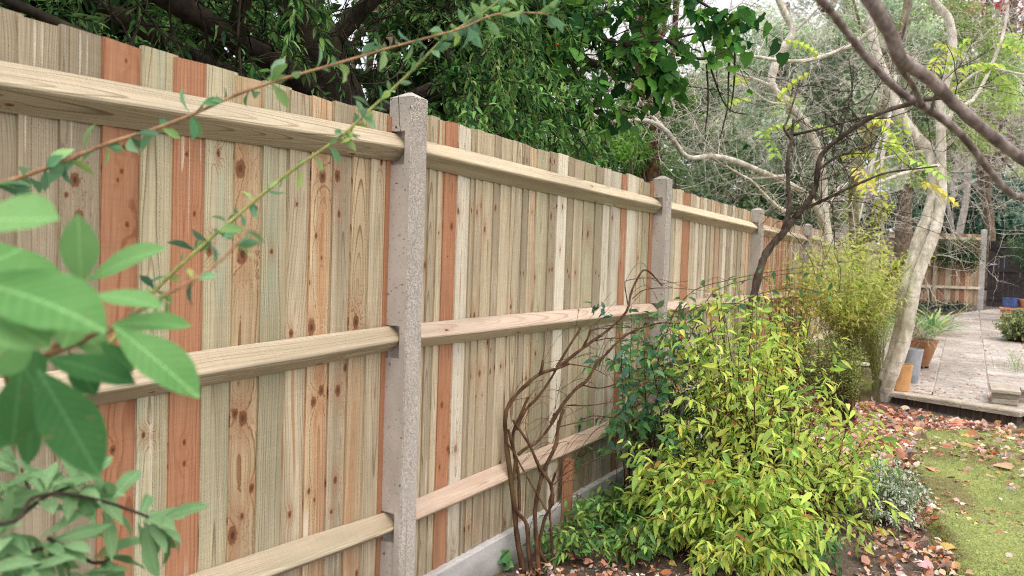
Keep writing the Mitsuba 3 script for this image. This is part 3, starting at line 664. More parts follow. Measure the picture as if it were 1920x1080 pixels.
# ------------------------------------------------------------------ far fence and dark gate
ff = thing('garden_fence', 'short brown board fence with three pale rails closing the far end of the patio', 'fence')
A, B = np.array([.0, 20.75]), np.array([2.16, 21.95]); d2 = nrm(B - A); n2 = np.array([d2[1], -d2[0]]); zf = .70; LB = np.linalg.norm(B - A)
def far(s, o, z): return (A[0] + d2[0] * s + n2[0] * o, A[1] + d2[1] * s + n2[1] * o, z)
s = 0.0; i = 0
while s < LB - .05:
    w = g.uniform(.1, .16); sec = [(s, -.02), (s + w + .01, -.026), (s + w + .01, -.012), (s, -.004)]
    m, uv = prism(sec, sec, wid([9, 7, 2, 9, 9, 2, 9, 7][i % 8]), (zf + .1, zf + 1.87), lambda z, a, o: far(a, o, z)); i += 1
    m[0][:, :] = m[0]; part(ff, 'board', m, 'mat_wood', uv=uv); s += w
for zr in (zf + .50, zf + 1.12, zf + 1.72):
    sec = [(0, .002), (0, .06), (LB, .06), (LB, .002)]
    m, uv = prism(sec, sec, wid(3), (zr, zr + .065), lambda z, a, o: far(a, o, z)); part(ff, 'rail', m, 'mat_wood', uv=uv)
sec = [(LB * .52, .0615), (LB * .52, .09), (LB * .52 + .1, .09), (LB * .52 + .1, .0615)]
m, uv = prism(sec, sec, wid(2), (zf, zf + 1.8), lambda z, a, o: far(a, o, z)); part(ff, 'stile', m, 'mat_wood', uv=uv)
pm = post_mesh(2.14, 2.27, 21.95, 22.08, zf - .5, zf + 2.0, [], 0); part(ff, 'concrete_post', pm, 'mat_gravel_concrete')
gt = thing('garden_gate', 'dark brown black boarded gate with diagonal brace beside the far fence post', 'gate')
gx0, gy0 = 2.33, 22.05
for i in range(9):
    m, uv = timber_box(gx0 + i * .112, gx0 + i * .112 + .109, gy0, gy0 + .022 + .004 * (i % 2), zf + .08, zf + 1.72, 2); part(gt, 'board', m, 'mat_black_wood')
for z in (.25, .95, 1.55):
    m, uv = timber_box(gx0, gx0 + 1.0, gy0 - .036, gy0 - .001, zf + z, zf + z + .09, 2); part(gt, 'ledge', m, 'mat_black_wood')
for za, zb_ in ((.34, .95), (1.04, 1.55)):
    P_ = [(gx0 + .02, za), (gx0 + .12, za), (gx0 + .98, zb_ - .002), (gx0 + .88, zb_ - .002)] if za < 1 else [(gx0 + .88, za), (gx0 + .98, za), (gx0 + .12, zb_ - .002), (gx0 + .02, zb_ - .002)]
    part(gt, 'brace', manifold3d.Manifold.hull_points([(x, y, zf + z) for x, z in P_ for y in (gy0 - .034, gy0 - .002)]), 'mat_black_wood')
part(gt, 'latch', manifold3d.Manifold.hull_points([(gx0 + .03 + x, gy0 - .05 + y, zf + 1.12 + z) for x in (0, .16) for y in (0, .012) for z in (0, .03)]), 'mat_pot_grey')

# ------------------------------------------------------------------ hedge-bed shrubs
YG = [(6, lin(202, 222, 112)), (5, lin(182, 212, 112)), (3, lin(216, 228, 128)), (.7, lin(228, 222, 112)), (3, lin(140, 178, 98)), (.25, lin(200, 160, 92)), (.15, lin(150, 110, 74))]
DG = [(5, lin(92, 140, 94)), (3, lin(116, 160, 100)), (3, lin(90, 130, 112)), (1.5, lin(138, 178, 116))]
LEAF3 = leaf_shape(3, .42, .28, .3)
LEAF2 = leaf_shape(2, .42, .28, .25)
LEAF1 = leaf_shape(1, .42, .3, .2)
def shrub(hold, seed, bases, cen, rad, nshoot, nleaf, ll, wr, cols, tm, mat='mat_leaf', twig='mat_twig_red', n_parts=0, t0=.35, lift=.35, tr=.003, zmin=.02, spread=.9, sag=.35, shell=.45, sides=3, keep=None, stems=10):
    g = rng(seed); cen, rad = np.array(cen), np.array(rad)
    d = nrm(g.normal(size=(nshoot, 3))); rr = shell + (1 - shell) * g.random(nshoot) ** .6
    C = cen + d * rr[:, None] * rad
    C[:, 2] = np.maximum(C[:, 2], zmin + .1 * g.random(nshoot))
    if keep is not None:
        m = keep(C); C = C[m]
    n = len(C); bases = np.array(bases, float)
    A = bases[g.integers(0, len(bases), n)] + g.normal(size=(n, 3)) * [.06, .06, 0.0]
    lf = lift * g.uniform(.4, 1.1, n) * np.clip(np.linalg.norm((C - A)[:, :2], axis=1) + .3, .2, 1.2)
    P = bez(A, C, lf, 9)
    P[:, 1:] += np.cumsum(g.normal(size=(n, 8, 3)) * .008, axis=1)
    R = tr * np.linspace(1.0, .3, 9)[None] * g.uniform(.7, 1.3, n)[:, None]
    order = np.argsort(np.linalg.norm(C - CAM, axis=1))
    for i in order[:stems]: part(hold, 'stem', tube(P[i], tr * 1.5, tr * .5, 5, 2), twig, True)
    part(hold, 'twigs', tubes(P[order[stems:]], R[order[stems:]], sides), twig, True, kind='stuff')
    b, dd, nn = shoot_leaves(g, P, nleaf, t0, spread, sag)
    N = len(b); L = g.uniform(ll[0], ll[1], N)
    col = pick(g, N, cols, .14)
    ok = (b[:, 2] > .015)
    pl = place(tm, b[ok], dd[ok], nn[ok], L[ok], (L * wr * g.uniform(.8, 1.2, N))[ok], col[ok], g.uniform(.4, 1.6, ok.sum()))
    leaves_out(hold, pl, mat, n_parts)
infence = lambda C: (C[:, 0] > .14)
k = thing('yellow_shrub', 'big bushy shrub of bright yellow green pointed leaves between the fence and the lawn', 'shrub')
shrub(k, 101, [(.95, 4.2, 0), (.8, 4.6, 0), (1.1, 4.6, 0), (.9, 5.0, 0)], (.96, 4.5, .55), (.78, 1.08, .98), 290, 16, (.035, .095), .3, YG, LEAF3, n_parts=290, keep=lambda C: (C[:, 0] > .2) & (C[:, 2] < 1.6 - 1.15 * np.maximum(C[:, 0] - .75, 0)), tr=.0035, lift=.25, shell=.3, sag=.65)
shrub(k, 108, [(.7, 4.5, 0), (.8, 4.8, 0)], (.68, 4.75, 1.12), (.44, .8, .34), 95, 14, (.04, .085), .3, YG, LEAF3, keep=lambda C: C[:, 0] > .2, tr=.003, lift=.3, sag=.65, t0=.45)
shrub(k, 106, [(1.1, 4.6, 0), (1.2, 5.0, 0)], (1.28, 5.0, .5), (.42, .6, .36), 85, 15, (.04, .1), .31, YG, LEAF3, keep=lambda C: C[:, 2] < .72 - .55 * (C[:, 0] - 1.0), tr=.003, lift=.2, sag=.8)
shrub(k, 109, [(1.0, 4.0, 0), (.9, 3.8, 0)], (1.02, 3.68, .26), (.44, .36, .28), 95, 14, (.035, .09), .3, YG, LEAF3, tr=.003, lift=.25, sag=.65)
shrub(k, 107, [(.75, 4.1, 0), (.7, 3.8, 0)], (.62, 3.85, .32), (.42, .4, .34), 90, 14, (.04, .095), .31, YG, LEAF3, keep=lambda C: C[:, 0] > .3, tr=.003, lift=.3, sag=.65)
k = thing('green_shrub', 'dark green shrub with oval leaves on red brown twigs arching before the second concrete post', 'shrub')
shrub(k, 102, [(.32, 4.5, 0), (.4, 4.9, 0), (.28, 4.2, 0)], (.38, 4.4, .8), (.26, .9, .58), 110, 12, (.05, .085), .44, DG, LEAF2, n_parts=120, keep=infence, tr=.003, lift=.45, t0=.45)
g = rng(103)
wands = [[(0.316,4.398,0.855),(0.384,4.682,1.038),(0.458,4.975,1.364),(0.681,5.350,1.462),(0.930,5.738,1.503),(1.034,6.033,1.435)], [(0.286,4.381,0.887),(0.342,4.668,1.312),(0.576,5.051,1.451),(0.838,5.448,1.524),(1.190,5.901,1.598)],
         [(0.326,4.285,0.804),(0.303,4.492,1.180),(0.475,4.806,1.281),(0.701,5.149,1.265),(0.854,5.443,1.171)], [(0.346,4.170,0.567),(0.232,4.346,0.852),(0.319,4.648,1.173),(0.491,4.993,1.312)], [(0.388,4.428,0.528),(0.487,4.686,1.047),(0.669,4.985,1.322),(0.936,5.327,1.400),(1.133,5.620,1.331)],
         [(0.366,3.820,0.335),(0.270,3.884,0.454),(0.099,3.896,0.439),(-0.072,3.903,0.298)], [(0.368,3.948,0.548),(0.235,3.948,0.620),(0.076,3.929,0.632),(-0.082,3.906,0.519)], [(0.323,4.044,0.710),(0.221,3.952,0.926),(0.154,3.875,0.988),(0.093,3.796,0.929)]]
P = np.array([spline(w, 4)[np.linspace(0, len(spline(w, 4)) - 1, 10).astype(int)] for w in wands])
for p in P: part(k, 'wand', tube(p, .0038, .0015, 5, 2), 'mat_twig_red', True)
b, dd, nn = shoot_leaves(g, P, 15, .2, 1.1, .5); L = g.uniform(.05, .08, len(b))
leaves_out(k, place(LEAF2, b, dd, nn, L, L * .44, pick(g, len(b), DG, .15)), 'mat_leaf', 150)
k = thing('rosemary_bush', 'small grey green fine leaved bush at the fence foot behind the blue green stake', 'shrub')
shrub(k, 104, [(.22, 4.62, 0)], (.24, 4.66, .2), (.2, .3, .24), 110, 26, (.012, .026), .28, [(3, lin(92, 116, 100)), (2, lin(120, 140, 122)), (2, lin(64, 92, 74))], LEAF1, keep=lambda C: C[:, 0] > .05, stems=2, tr=.002)
k = thing('variegated_shrub', 'low silvery white edged small leaved shrub at the lawn edge under the yellow green shrub', 'shrub')
shrub(k, 105, [(1.5, 5.0, 0), (1.6, 5.3, 0)], (1.56, 5.0, .17), (.24, .44, .24), 150, 22, (.016, .032), .5, [(5, lin(228, 236, 220)), (3, lin(190, 208, 180)), (4, lin(124, 152, 112)), (1, lin(90, 118, 90))], LEAF1, stems=2, tr=.0016, shell=.6)
# ground cover sprigs on the soil
for i_, (c, nn_, lab) in enumerate((((0.265,3.364,0.000), 22, 'small green thin stemmed sprigs on the soil at the foot of the bare brown shrub'), ((1.241,3.992,0.000), 26, 'thin low sprigs on the leafy soil under the lawn side of the bright shrub'), ((0.249,4.015,0.000), 30, 'leafy green sprigs filling the bed between the gravel board and the bright shrub'), ((0.200,3.721,0.000), 26, 'sprawling low sprigs with small mid green leaves on the soil beside the orange cleat'), ((0.533,3.519,0.000), 26, 'low tangle of young green sprigs at the picture foot under the bright shrub'), ((0.539,3.972,0.000), 18, 'sparse young sprigs on bare soil at the blue green stake'))):
    k = thing('young_plant', lab, 'plant')
    shrub(k, 110 + i_, [tuple(c)], (c[0], c[1], .1), (.22, .26, .16), int(nn_ * 1.5), 10, (.03, .065), .38, [(3, lin(120, 164, 96)), (3, lin(156, 192, 104)), (2, lin(86, 130, 84))], LEAF2, stems=4, tr=.0018, n_parts=40)
for i_, (a, b_, c, lab) in enumerate((((1.35, 3.55), 30, YG, 'yellow green low shoots spilling onto bare soil under the front of the bright shrub'),)):
    k = thing('young_plant', lab, 'plant')
    shrub(k, 120 + i_, [(.9, 3.95, 0), (1.1, 4.0, 0)], (1.0, 3.85, .22), (.48, .3, .26), 60, 15, (.05, .085), .4, c, LEAF3, stems=5, tr=.003, n_parts=120)
k = thing('ivy_sprig', 'single small dark ivy sprig against the concrete gravel board', 'plant')
bb = np.array((0.037,3.040,0.000)); g = rng(131)
part(k, 'stem', tube([bb, bb + [0, .01, .05], bb + [.01, .02, .11]], .002, .001, 5), 'mat_twig_green', True)
n = 6; V = place(IVY, bb + g.normal(size=(n, 3)) * [.02, .03, .0] + np.stack([0 * np.arange(n), 0 * np.arange(n), np.linspace(.03, .1, n)], 1), nrm(g.normal(size=(n, 3)) + [.6, -.5, .4]), nrm(g.normal(size=(n, 3)) * .4 + [.7, -.6, .5]), g.uniform(.05, .08, n), g.uniform(.05, .08, n), pick(g, n, DG))
leaves_out(k, V, 'mat_leaf_gloss', 6)
k = thing('garden_stake', 'thick blue green garden stake leaning in the bed behind the bright shrub', 'stake')
part(k, 'cane', tube([(0.378,4.222,-0.032),(0.389,4.291,0.058),(0.398,4.359,0.151),(0.396,4.421,0.228),(0.399,4.486,0.355),(0.392,4.547,0.518),(0.410,4.625,0.703)], .0135, .011, 10, 4), 'mat_stake', True)

# the pruned bare shrub
k = thing('bare_shrub', 'pruned bare shrub of bent brown stems in front of the second fence panel', 'shrub')
BS = [  (.0125, .006, [(0.132,3.100,-0.023),(0.091,3.084,0.191),(0.077,3.080,0.304),(0.061,3.054,0.483),(0.039,3.047,0.627),(0.037,3.028,0.749),(0.051,3.039,0.829),(0.098,3.095,0.913),(0.154,3.155,0.977),(0.206,3.211,0.997),(0.251,3.263,1.023)]),
        (.007, .004, [(0.206,3.211,0.997),(0.264,3.297,1.068),(0.308,3.372,1.122),(0.348,3.470,1.175),(0.389,3.580,1.249),(0.401,3.624,1.300),(0.402,3.651,1.369),(0.417,3.687,1.440),(0.436,3.724,1.491),(0.457,3.772,1.481),(0.505,3.834,1.411)]),
        (.007, .006, [(0.150,3.152,0.972),(0.167,3.141,1.006),(0.174,3.135,1.046)]),
        (.006, .005, [(0.205,3.223,1.006),(0.244,3.275,1.111),(0.279,3.323,1.197)]),
        (.006, .005, [(0.290,3.337,1.104),(0.312,3.341,1.154),(0.324,3.338,1.195)]),
        (.009, .004, [(0.170,3.248,0.718),(0.195,3.325,0.806),(0.220,3.402,0.872),(0.251,3.470,0.913),(0.271,3.532,0.986),(0.306,3.615,1.061),(0.343,3.699,1.128),(0.387,3.775,1.167),(0.458,3.913,1.202),(0.530,4.074,1.199)]),
        (.007, .005, [(0.073,3.071,0.703),(0.098,3.114,0.793),(0.136,3.163,0.856),(0.177,3.203,0.935),(0.200,3.231,1.000)]),
        (.010, .007, [(0.173,3.101,-0.013),(0.153,3.095,0.128),(0.139,3.092,0.248),(0.091,3.077,0.308),(0.061,3.074,0.405),(0.069,3.084,0.527),(0.061,3.071,0.612),(0.042,3.052,0.702)]),
        (.008, .006, [(0.092,3.101,0.302),(0.074,3.109,0.473),(0.041,3.096,0.652),(0.071,3.107,0.756),(0.101,3.130,0.856)]),
        (.010, .008, [(0.211,3.102,-0.004),(0.194,3.099,0.165),(0.171,3.114,0.309),(0.173,3.144,0.425),(0.179,3.186,0.511),(0.195,3.259,0.610),(0.188,3.294,0.699),(0.198,3.326,0.779)]),
        (.008, .006, [(0.223,3.194,0.332),(0.217,3.182,0.432),(0.168,3.145,0.526),(0.131,3.104,0.635),(0.070,3.048,0.753)]),
        (.008, .006, [(0.233,3.164,0.040),(0.188,3.140,0.122),(0.191,3.158,0.222),(0.199,3.177,0.282),(0.223,3.194,0.338)]),
        (.005, .004, [(0.219,3.144,0.316),(0.173,3.119,0.402),(0.116,3.077,0.516),(0.077,3.057,0.592),(0.044,3.028,0.654)]),
        (.007, .005, [(0.077,3.092,0.579),(0.106,3.134,0.612),(0.133,3.175,0.630),(0.170,3.248,0.710),(0.172,3.274,0.765)]),
        (.006, .005, [(0.231,3.207,-0.036),(0.221,3.198,0.185),(0.201,3.203,0.325),(0.207,3.209,0.383)]),
        (.003, .0012, [(0.212,3.214,0.423),(0.243,3.282,0.471),(0.275,3.419,0.490),(0.342,3.638,0.525),(0.455,3.882,0.520)]),
        (.003, .0012, [(0.218,3.265,0.425),(0.219,3.315,0.481),(0.235,3.397,0.534),(0.289,3.553,0.660),(0.350,3.707,0.657)]),
        (.004, .0015, [(0.229,3.455,0.891),(0.299,3.567,0.870),(0.378,3.734,0.902),(0.490,3.920,0.892),(0.583,4.094,0.906)]),
        (.003, .0012, [(0.206,3.344,0.799),(0.298,3.446,0.796),(0.373,3.610,0.803),(0.469,3.785,0.779)]),
        (.003, .0012, [(0.251,3.263,1.023),(0.310,3.403,0.993),(0.360,3.491,0.945)]),
        (.003, .001, [(0.191,3.307,0.695),(0.267,3.424,0.713),(0.354,3.594,0.719),(0.414,3.746,0.651)]),
        (.0028, .001, [(0.303,3.405,1.127),(0.366,3.526,1.140),(0.447,3.692,1.118),(0.517,3.826,1.070)]),
        (.003, .001, [(0.401,3.624,1.300),(0.373,3.636,1.410),(0.383,3.667,1.439),(0.474,3.816,1.450),(0.591,4.003,1.402)]),
        (.003, .001, [(0.410,3.655,1.342),(0.447,3.738,1.390),(0.533,3.909,1.400),(0.663,4.163,1.385)]),
        (.0028, .001, [(0.162,3.163,0.492),(0.141,3.131,0.587),(0.102,3.112,0.715),(0.117,3.126,0.820)]),
        (.002, .0008, [(0.181,3.251,0.623),(0.198,3.264,0.703),(0.195,3.244,0.812),(0.202,3.231,0.958)]),
        (.006, .005, [(0.222,3.173,0.429),(0.240,3.163,0.472),(0.257,3.151,0.509)]) ]
for i_, (r0, r1, p) in enumerate(BS): part(k, 'stem', tube(p, r0 * 1.1, r1 * 1.1, 8 if r0 > .005 else 5, 4, .22, i_), 'mat_bark_brown' if r0 > .0045 else 'mat_twig_red', True)
g = rng(141); n = 90
sp = np.array([spline(p, 6)[g.integers(8, len(spline(p, 6)) - 1)] for p in (BS[j][2] for j in g.integers(0, len(BS), n))])
tip = sp + np.stack([g.uniform(-.02, .12, n), g.uniform(.02, .4, n), g.uniform(-.1, .2, n)], -1); tip[:, 0] = np.maximum(tip[:, 0], .08)
P = bez(sp, tip, g.uniform(-.05, .15, n), 7); part(k, 'twigs', tubes(P, np.full((n, 7), .0013), 4), 'mat_twig_red', True, kind='stuff')
b, dd, nn = shoot_leaves(g, bez(np.array([(0.374,3.512,1.240)]), np.array([(0.312,3.383,1.317)]), np.array([.02]), 6), 9, .1, 1.1, .5); 
leaves_out(k, place(LEAF2, b, dd, nn, .055, .02, pick(g, len(b), [(1, lin(70, 120, 110)), (1, lin(80, 116, 90))])), 'mat_leaf', 9)

# ------------------------------------------------------------------ near plants
def big_leaf(hold, name, base, tip, width, tilt, mat, wide=.58, fold=.16, droop=.12, K=7, roll=0.0):
    base, tip = np.array(base), np.array(tip); L = np.linalg.norm(tip - base)
    d = nrm(tip - base); toc = nrm(CAM - (base + tip) / 2); n = nrm(toc * tilt + np.array([0, 0, 1.0]) * (1 - tilt) + roll * np.cross(d, toc))
    tm = leaf_shape(K, wide, fold, droop, .8)
    V, f, _ = place(tm, base[None], d[None], n[None], L, np.array([width]), None)
    # keep the traced tip although the blade droops
    idn = _big[0] % 97; _big[0] += 1
    u = np.clip(tm[0][:, 0] + .5, 0, 1) * .8 + .1; uv = np.stack([idn + u, tm[0][:, 1]], -1)
    V = V[0]; V[:, :] += .0015 * np.sin(V[:, [1]] * 150 + idn) * n
    part(hold, name, (V, f), mat, smooth=True, uv=uv)
_big = [0]
k = thing('glossy_shrub', 'evergreen shrub with big rounded glossy leaves, nearest the viewer, before the orange boards', 'shrub')
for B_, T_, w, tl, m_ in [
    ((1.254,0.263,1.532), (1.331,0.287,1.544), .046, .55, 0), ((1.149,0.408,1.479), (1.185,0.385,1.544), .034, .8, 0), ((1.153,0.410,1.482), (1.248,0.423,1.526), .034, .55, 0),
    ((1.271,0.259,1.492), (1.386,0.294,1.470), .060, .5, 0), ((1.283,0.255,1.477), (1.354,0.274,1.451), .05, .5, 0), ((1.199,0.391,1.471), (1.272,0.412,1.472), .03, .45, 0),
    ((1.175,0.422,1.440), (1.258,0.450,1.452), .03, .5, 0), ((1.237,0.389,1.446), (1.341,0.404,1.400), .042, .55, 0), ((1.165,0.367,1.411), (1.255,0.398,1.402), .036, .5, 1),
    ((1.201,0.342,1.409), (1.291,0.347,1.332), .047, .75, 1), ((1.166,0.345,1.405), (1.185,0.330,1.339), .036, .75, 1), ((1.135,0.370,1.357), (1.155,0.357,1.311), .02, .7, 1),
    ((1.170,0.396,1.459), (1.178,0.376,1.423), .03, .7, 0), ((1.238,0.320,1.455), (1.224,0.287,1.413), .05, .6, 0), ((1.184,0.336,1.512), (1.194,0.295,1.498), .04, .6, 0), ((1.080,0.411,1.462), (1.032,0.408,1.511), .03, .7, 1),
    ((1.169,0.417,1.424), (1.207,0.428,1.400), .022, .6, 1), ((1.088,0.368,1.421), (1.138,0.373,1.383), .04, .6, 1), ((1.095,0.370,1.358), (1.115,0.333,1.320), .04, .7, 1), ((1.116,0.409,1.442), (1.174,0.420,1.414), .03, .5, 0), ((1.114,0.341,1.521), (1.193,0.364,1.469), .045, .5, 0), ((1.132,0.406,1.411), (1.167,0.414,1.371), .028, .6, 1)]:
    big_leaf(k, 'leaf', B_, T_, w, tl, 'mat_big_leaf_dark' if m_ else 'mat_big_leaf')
for p in ([(0.982,0.369,1.320),(1.062,0.385,1.368),(1.114,0.395,1.408),(1.160,0.401,1.451),(1.163,0.404,1.480)], [(1.114,0.395,1.408),(1.151,0.406,1.423),(1.178,0.418,1.440)], [(1.062,0.385,1.368),(1.106,0.355,1.413),(1.170,0.313,1.451),(1.237,0.274,1.482)], [(1.160,0.401,1.451),(1.176,0.400,1.467),(1.200,0.392,1.473)]):
    part(k, 'stem', tube(p, .004, .0028, 8), 'mat_twig_pink', True)
k = thing('whorled_shrub', 'shrub with whorls of narrow green leaves low before the fence, under the glossy leaves', 'shrub')
g = rng(151)
cents = [(300,975,.98,15),(205,1050,1.0,9),(155,905,.98,13),(85,925,.95,13),(30,990,.9,13),(40,880,1.0,10),(110,1020,.92,13),(-20,930,.9,10),(60,1070,.88,13),(150,1090,.95,10),(-10,1060,.86,10),(225,945,1.0,6)]
ax = [(1,.05),(1,-.1),(.6,.7),(.2,.9),(.5,.3),(0,1),(.6,-.1),(-.3,.6),(.4,-.4),(.7,-.6),(0,0),(.8,.2)]
CEN = [[(1.009,0.590,1.162)][0], [(0.935,0.566,1.098)][0], [(0.920,0.537,1.207)][0], [(0.910,0.496,1.202)][0], [(0.934,0.451,1.175)][0], [(0.829,0.506,1.216)][0], [(0.958,0.488,1.150)][0], [(0.904,0.435,1.213)][0], [(0.974,0.450,1.133)][0], [(0.953,0.518,1.091)][0], [(0.958,0.417,1.146)][0], [(0.944,0.574,1.174)][0]]
for c, (px, py, dpt, nl), (ar, au) in zip(CEN, cents, ax):
    axis = nrm(_r * ar + np.array([0, 0, 1.0]) * au + FW * .15)
    s1 = nrm(np.cross(axis, [.2, .9, .3])); s2 = np.cross(axis, s1)
    for j in range(nl):
        ph = j * 2.4 + g.random(); op = g.uniform(.5, 1.5)
        d = nrm(axis * math.cos(op) + (s1 * math.cos(ph) + s2 * math.sin(ph)) * math.sin(op) + [0, 0, -.25])
        L = g.uniform(.044, .08); c0 = np.array(c) - axis * g.uniform(0, .03)
        big_leaf(k, 'leaf', c0, c0 + d * L, L * g.uniform(.22, .34), .35, 'mat_mid_leaf', .62, .3, g.uniform(.1, .4), 5, g.normal() * .4)
for p in ([(0.929,0.402,1.189),(0.955,0.441,1.192),(0.949,0.461,1.211),(0.961,0.492,1.212),(0.984,0.529,1.197),(0.997,0.560,1.179),(1.009,0.590,1.159)], [(0.967,0.471,1.164),(0.962,0.505,1.135),(0.950,0.536,1.108),(0.935,0.566,1.098)], [(0.926,0.420,1.119),(0.941,0.454,1.143),(0.958,0.488,1.150)], [(0.933,0.451,1.185),(0.923,0.492,1.202),(0.920,0.537,1.207)], [(0.906,0.411,1.200),(0.904,0.435,1.213)], [(0.896,0.487,1.194),(0.829,0.506,1.216)], [(0.975,0.426,1.110),(0.963,0.455,1.129),(0.943,0.477,1.123)], [(0.977,0.473,1.086),(0.953,0.518,1.091)]):
    part(k, 'stem', tube(p, .0028, .0018, 7), 'mat_bark_dark', True)

# two long arching wands with little leaves
k = thing('arching_spray', 'two long thin arching wands with tiny green leaves crossing before the nearest fence panel', 'plant')
g = rng(161)
W1 = [(0.714,0.451,1.570),(0.756,0.526,1.608),(0.771,0.586,1.641),(0.782,0.643,1.674),(0.824,0.719,1.715),(0.880,0.805,1.775),(0.912,0.875,1.813),(0.957,0.952,1.852),(1.002,1.031,1.893),(1.078,1.128,1.942),(1.112,1.199,1.985),(1.160,1.278,2.004),(1.167,1.332,2.009)]
W2 = [(0.870,0.596,1.378),(0.889,0.659,1.461),(0.907,0.721,1.526),(0.918,0.778,1.578),(0.948,0.847,1.648),(0.989,0.923,1.718),(1.005,0.983,1.778),(1.023,1.045,1.841),(1.052,1.114,1.922),(1.068,1.174,1.971),(1.087,1.236,2.022),(1.090,1.288,2.075)]
W3 = [(1.173,0.420,1.432),(1.170,0.442,1.446),(1.178,0.472,1.466),(1.188,0.501,1.483),(1.191,0.528,1.500),(1.194,0.554,1.524),(1.186,0.574,1.544)]
for p, r0, r1, mt in ((W1, .0034, .0014, 'mat_twig_pink'), (W2, .003, .002, 'mat_twig_green'), (W3, .0026, .0012, 'mat_twig_pink')):
    part(k, 'wand', tube(p, r0, r1, 8, 6, .12), mt, True)
SG = [(4, lin(124, 164, 128)), (3, lin(146, 182, 120)), (2, lin(96, 138, 106)), (1, lin(170, 194, 116))]
for W, n, L0 in ((W1, 26, .046), (W2, 36, .036), (W3, 7, .03)):
    P = np.array([spline(W, 6)]); t = np.linspace(.06, .99, n)
    b, tg = along(P, t); b, tg = b[0], tg[0]
    for i in range(n):
        m = g.integers(2, 5)
        d = nrm(tg[i] * .5 + g.normal(size=(m, 3)) * .9 + [0, 0, -.15]); nn = nrm(g.normal(size=(m, 3)) + [0, 0, .6]); L = L0 * g.uniform(.5, 1.15, m)
        leaves_out(k, place(leaf_shape(3, .6, .3, .3), np.repeat(b[i:i + 1], m, 0), d, nn, L, L * .38, pick(g, m, SG)), 'mat_leaf', m)
k_over = thing('tree_branch', 'blurred bare grey branches close to the lens, sloping down across the upper right corner', 'branch')
NB = [(.0138, .0108, [(1.697,1.246,2.027),(1.746,1.302,1.952),(1.775,1.347,1.905),(1.791,1.384,1.871),(1.832,1.438,1.844),(1.876,1.492,1.802),(1.933,1.555,1.757),(1.989,1.616,1.718),(2.080,1.699,1.658)]),
      (.0075, .0078, [(1.632,1.264,2.004),(1.672,1.326,1.966),(1.693,1.376,1.943),(1.730,1.436,1.896),(1.774,1.500,1.850),(1.810,1.561,1.830),(1.826,1.610,1.829)]),
      (.0082, .0072, [(1.815,1.485,1.815),(1.833,1.525,1.807),(1.876,1.579,1.776),(1.921,1.633,1.721),(1.958,1.683,1.678),(1.990,1.732,1.670),(2.059,1.803,1.646)]),
      (.006, .0056, [(1.776,1.371,1.897),(1.784,1.406,1.868),(1.805,1.449,1.840),(1.818,1.486,1.814)]),
      (.0035, .003, [(1.845,1.469,1.836),(1.837,1.481,1.824),(1.833,1.496,1.804)]), (.0028, .002, [(1.786,1.412,1.898),(1.792,1.400,1.927),(1.802,1.390,1.975)])]
for i_, (r0, r1, p) in enumerate(NB): part(k_over, 'branch', tube(p, r0 * .85, r1 * .85, 12, 6, .16, i_), 'mat_bark_near', True)

# ------------------------------------------------------------------ trees
def limbs(hold, paths, bark, name='limb', sides=9, wob=.12, n=5, trunk=1, flare=0.0):
    for i, (r0, r1, p) in enumerate(paths):
        part(hold, 'trunk' if i < trunk else name, tube(p, r0, r1, sides, n, wob, i, flare if i == 0 else 0), bark, True)
def twiggery(hold, g, starts, n1, L1, r1, bark, levels=2, n2=4, up=.35, wig=.09, outdir=None, name='twigs'):
    """fine bare branching: starts (N,3) points on limbs"""
    S = starts[g.integers(0, len(starts), n1)]
    d = nrm(g.normal(size=(n1, 3)) + [0, 0, up] + (0 if outdir is None else np.array(outdir)))
    allP, allR = [], []
    L, r = L1, r1
    for lv in range(levels):
        n = len(S); M = 7
        step = (L / (M - 1)) * g.uniform(.5, 1.2, n)[:, None]
        P = np.zeros((n, M, 3)); P[:, 0] = S; dd = d.copy()
        for m in range(1, M):
            dd = nrm(dd + g.normal(size=(n, 3)) * wig * 3 + [0, 0, .03])
            P[:, m] = P[:, m - 1] + dd * step
        allP.append(P); allR.append(r * np.linspace(1, .4, M)[None] * g.uniform(.7, 1.2, n)[:, None])
        t = g.integers(2, M, n * n2); idx = np.repeat(np.arange(n), n2)
        S = P[idx, t]; d = nrm(nrm(P[idx, t] - P[idx, t - 1]) + g.normal(size=(n * n2, 3)) * .75)
        L *= .55; r *= .55
    P, R = np.concatenate(allP), np.concatenate(allR)
    part(hold, name, tubes(P, R, 3), bark, True, kind='stuff')
    return P
def crown(hold, g, centres, rad, per, ll, wr, cols, tm=None, mat='mat_leaf', name='crown', flat=.8, tone=.25, n_parts=0, sag=.3):
    """leaves in uneven clumps about the centres"""
    tm = LEAF1 if tm is None else tm
    centres = np.asarray(centres, float); n = len(centres); per_ = np.maximum((per * g.uniform(.4, 1.5, n)).astype(int), 3)
    idx = np.repeat(np.arange(n), per_); N = len(idx)
    off = nrm(g.normal(size=(N, 3))) * (g.random(N) ** .5)[:, None] * (rad * g.uniform(.6, 1.3, n))[idx][:, None] * [1, 1, flat]
    b = centres[idx] + off; d = nrm(off + g.normal(size=(N, 3)) * rad * .7 + [0, 0, -sag * rad]); nn = nrm(g.normal(size=(N, 3)) * .6 + nrm(off + 1e-6) * .6 + [0, 0, .6])
    L = g.uniform(ll[0], ll[1], N)
    cc = pick(g, n, cols, .12)[idx] * .55 + pick(g, N, cols, .12) * .45
    cc = cc * (1 + tone * g.normal(size=(n, 1)))[idx]
    leaves_out(hold, place(tm, b, d, nn, L, L * wr, np.clip(cc, .006, .9)), mat, n_parts, mass=name)
def blob(g, n, c, r):
    p = nrm(g.normal(size=(n, 3))) * (g.random(n) ** .4)[:, None]
    return np.array(c) + p * np.array(r)

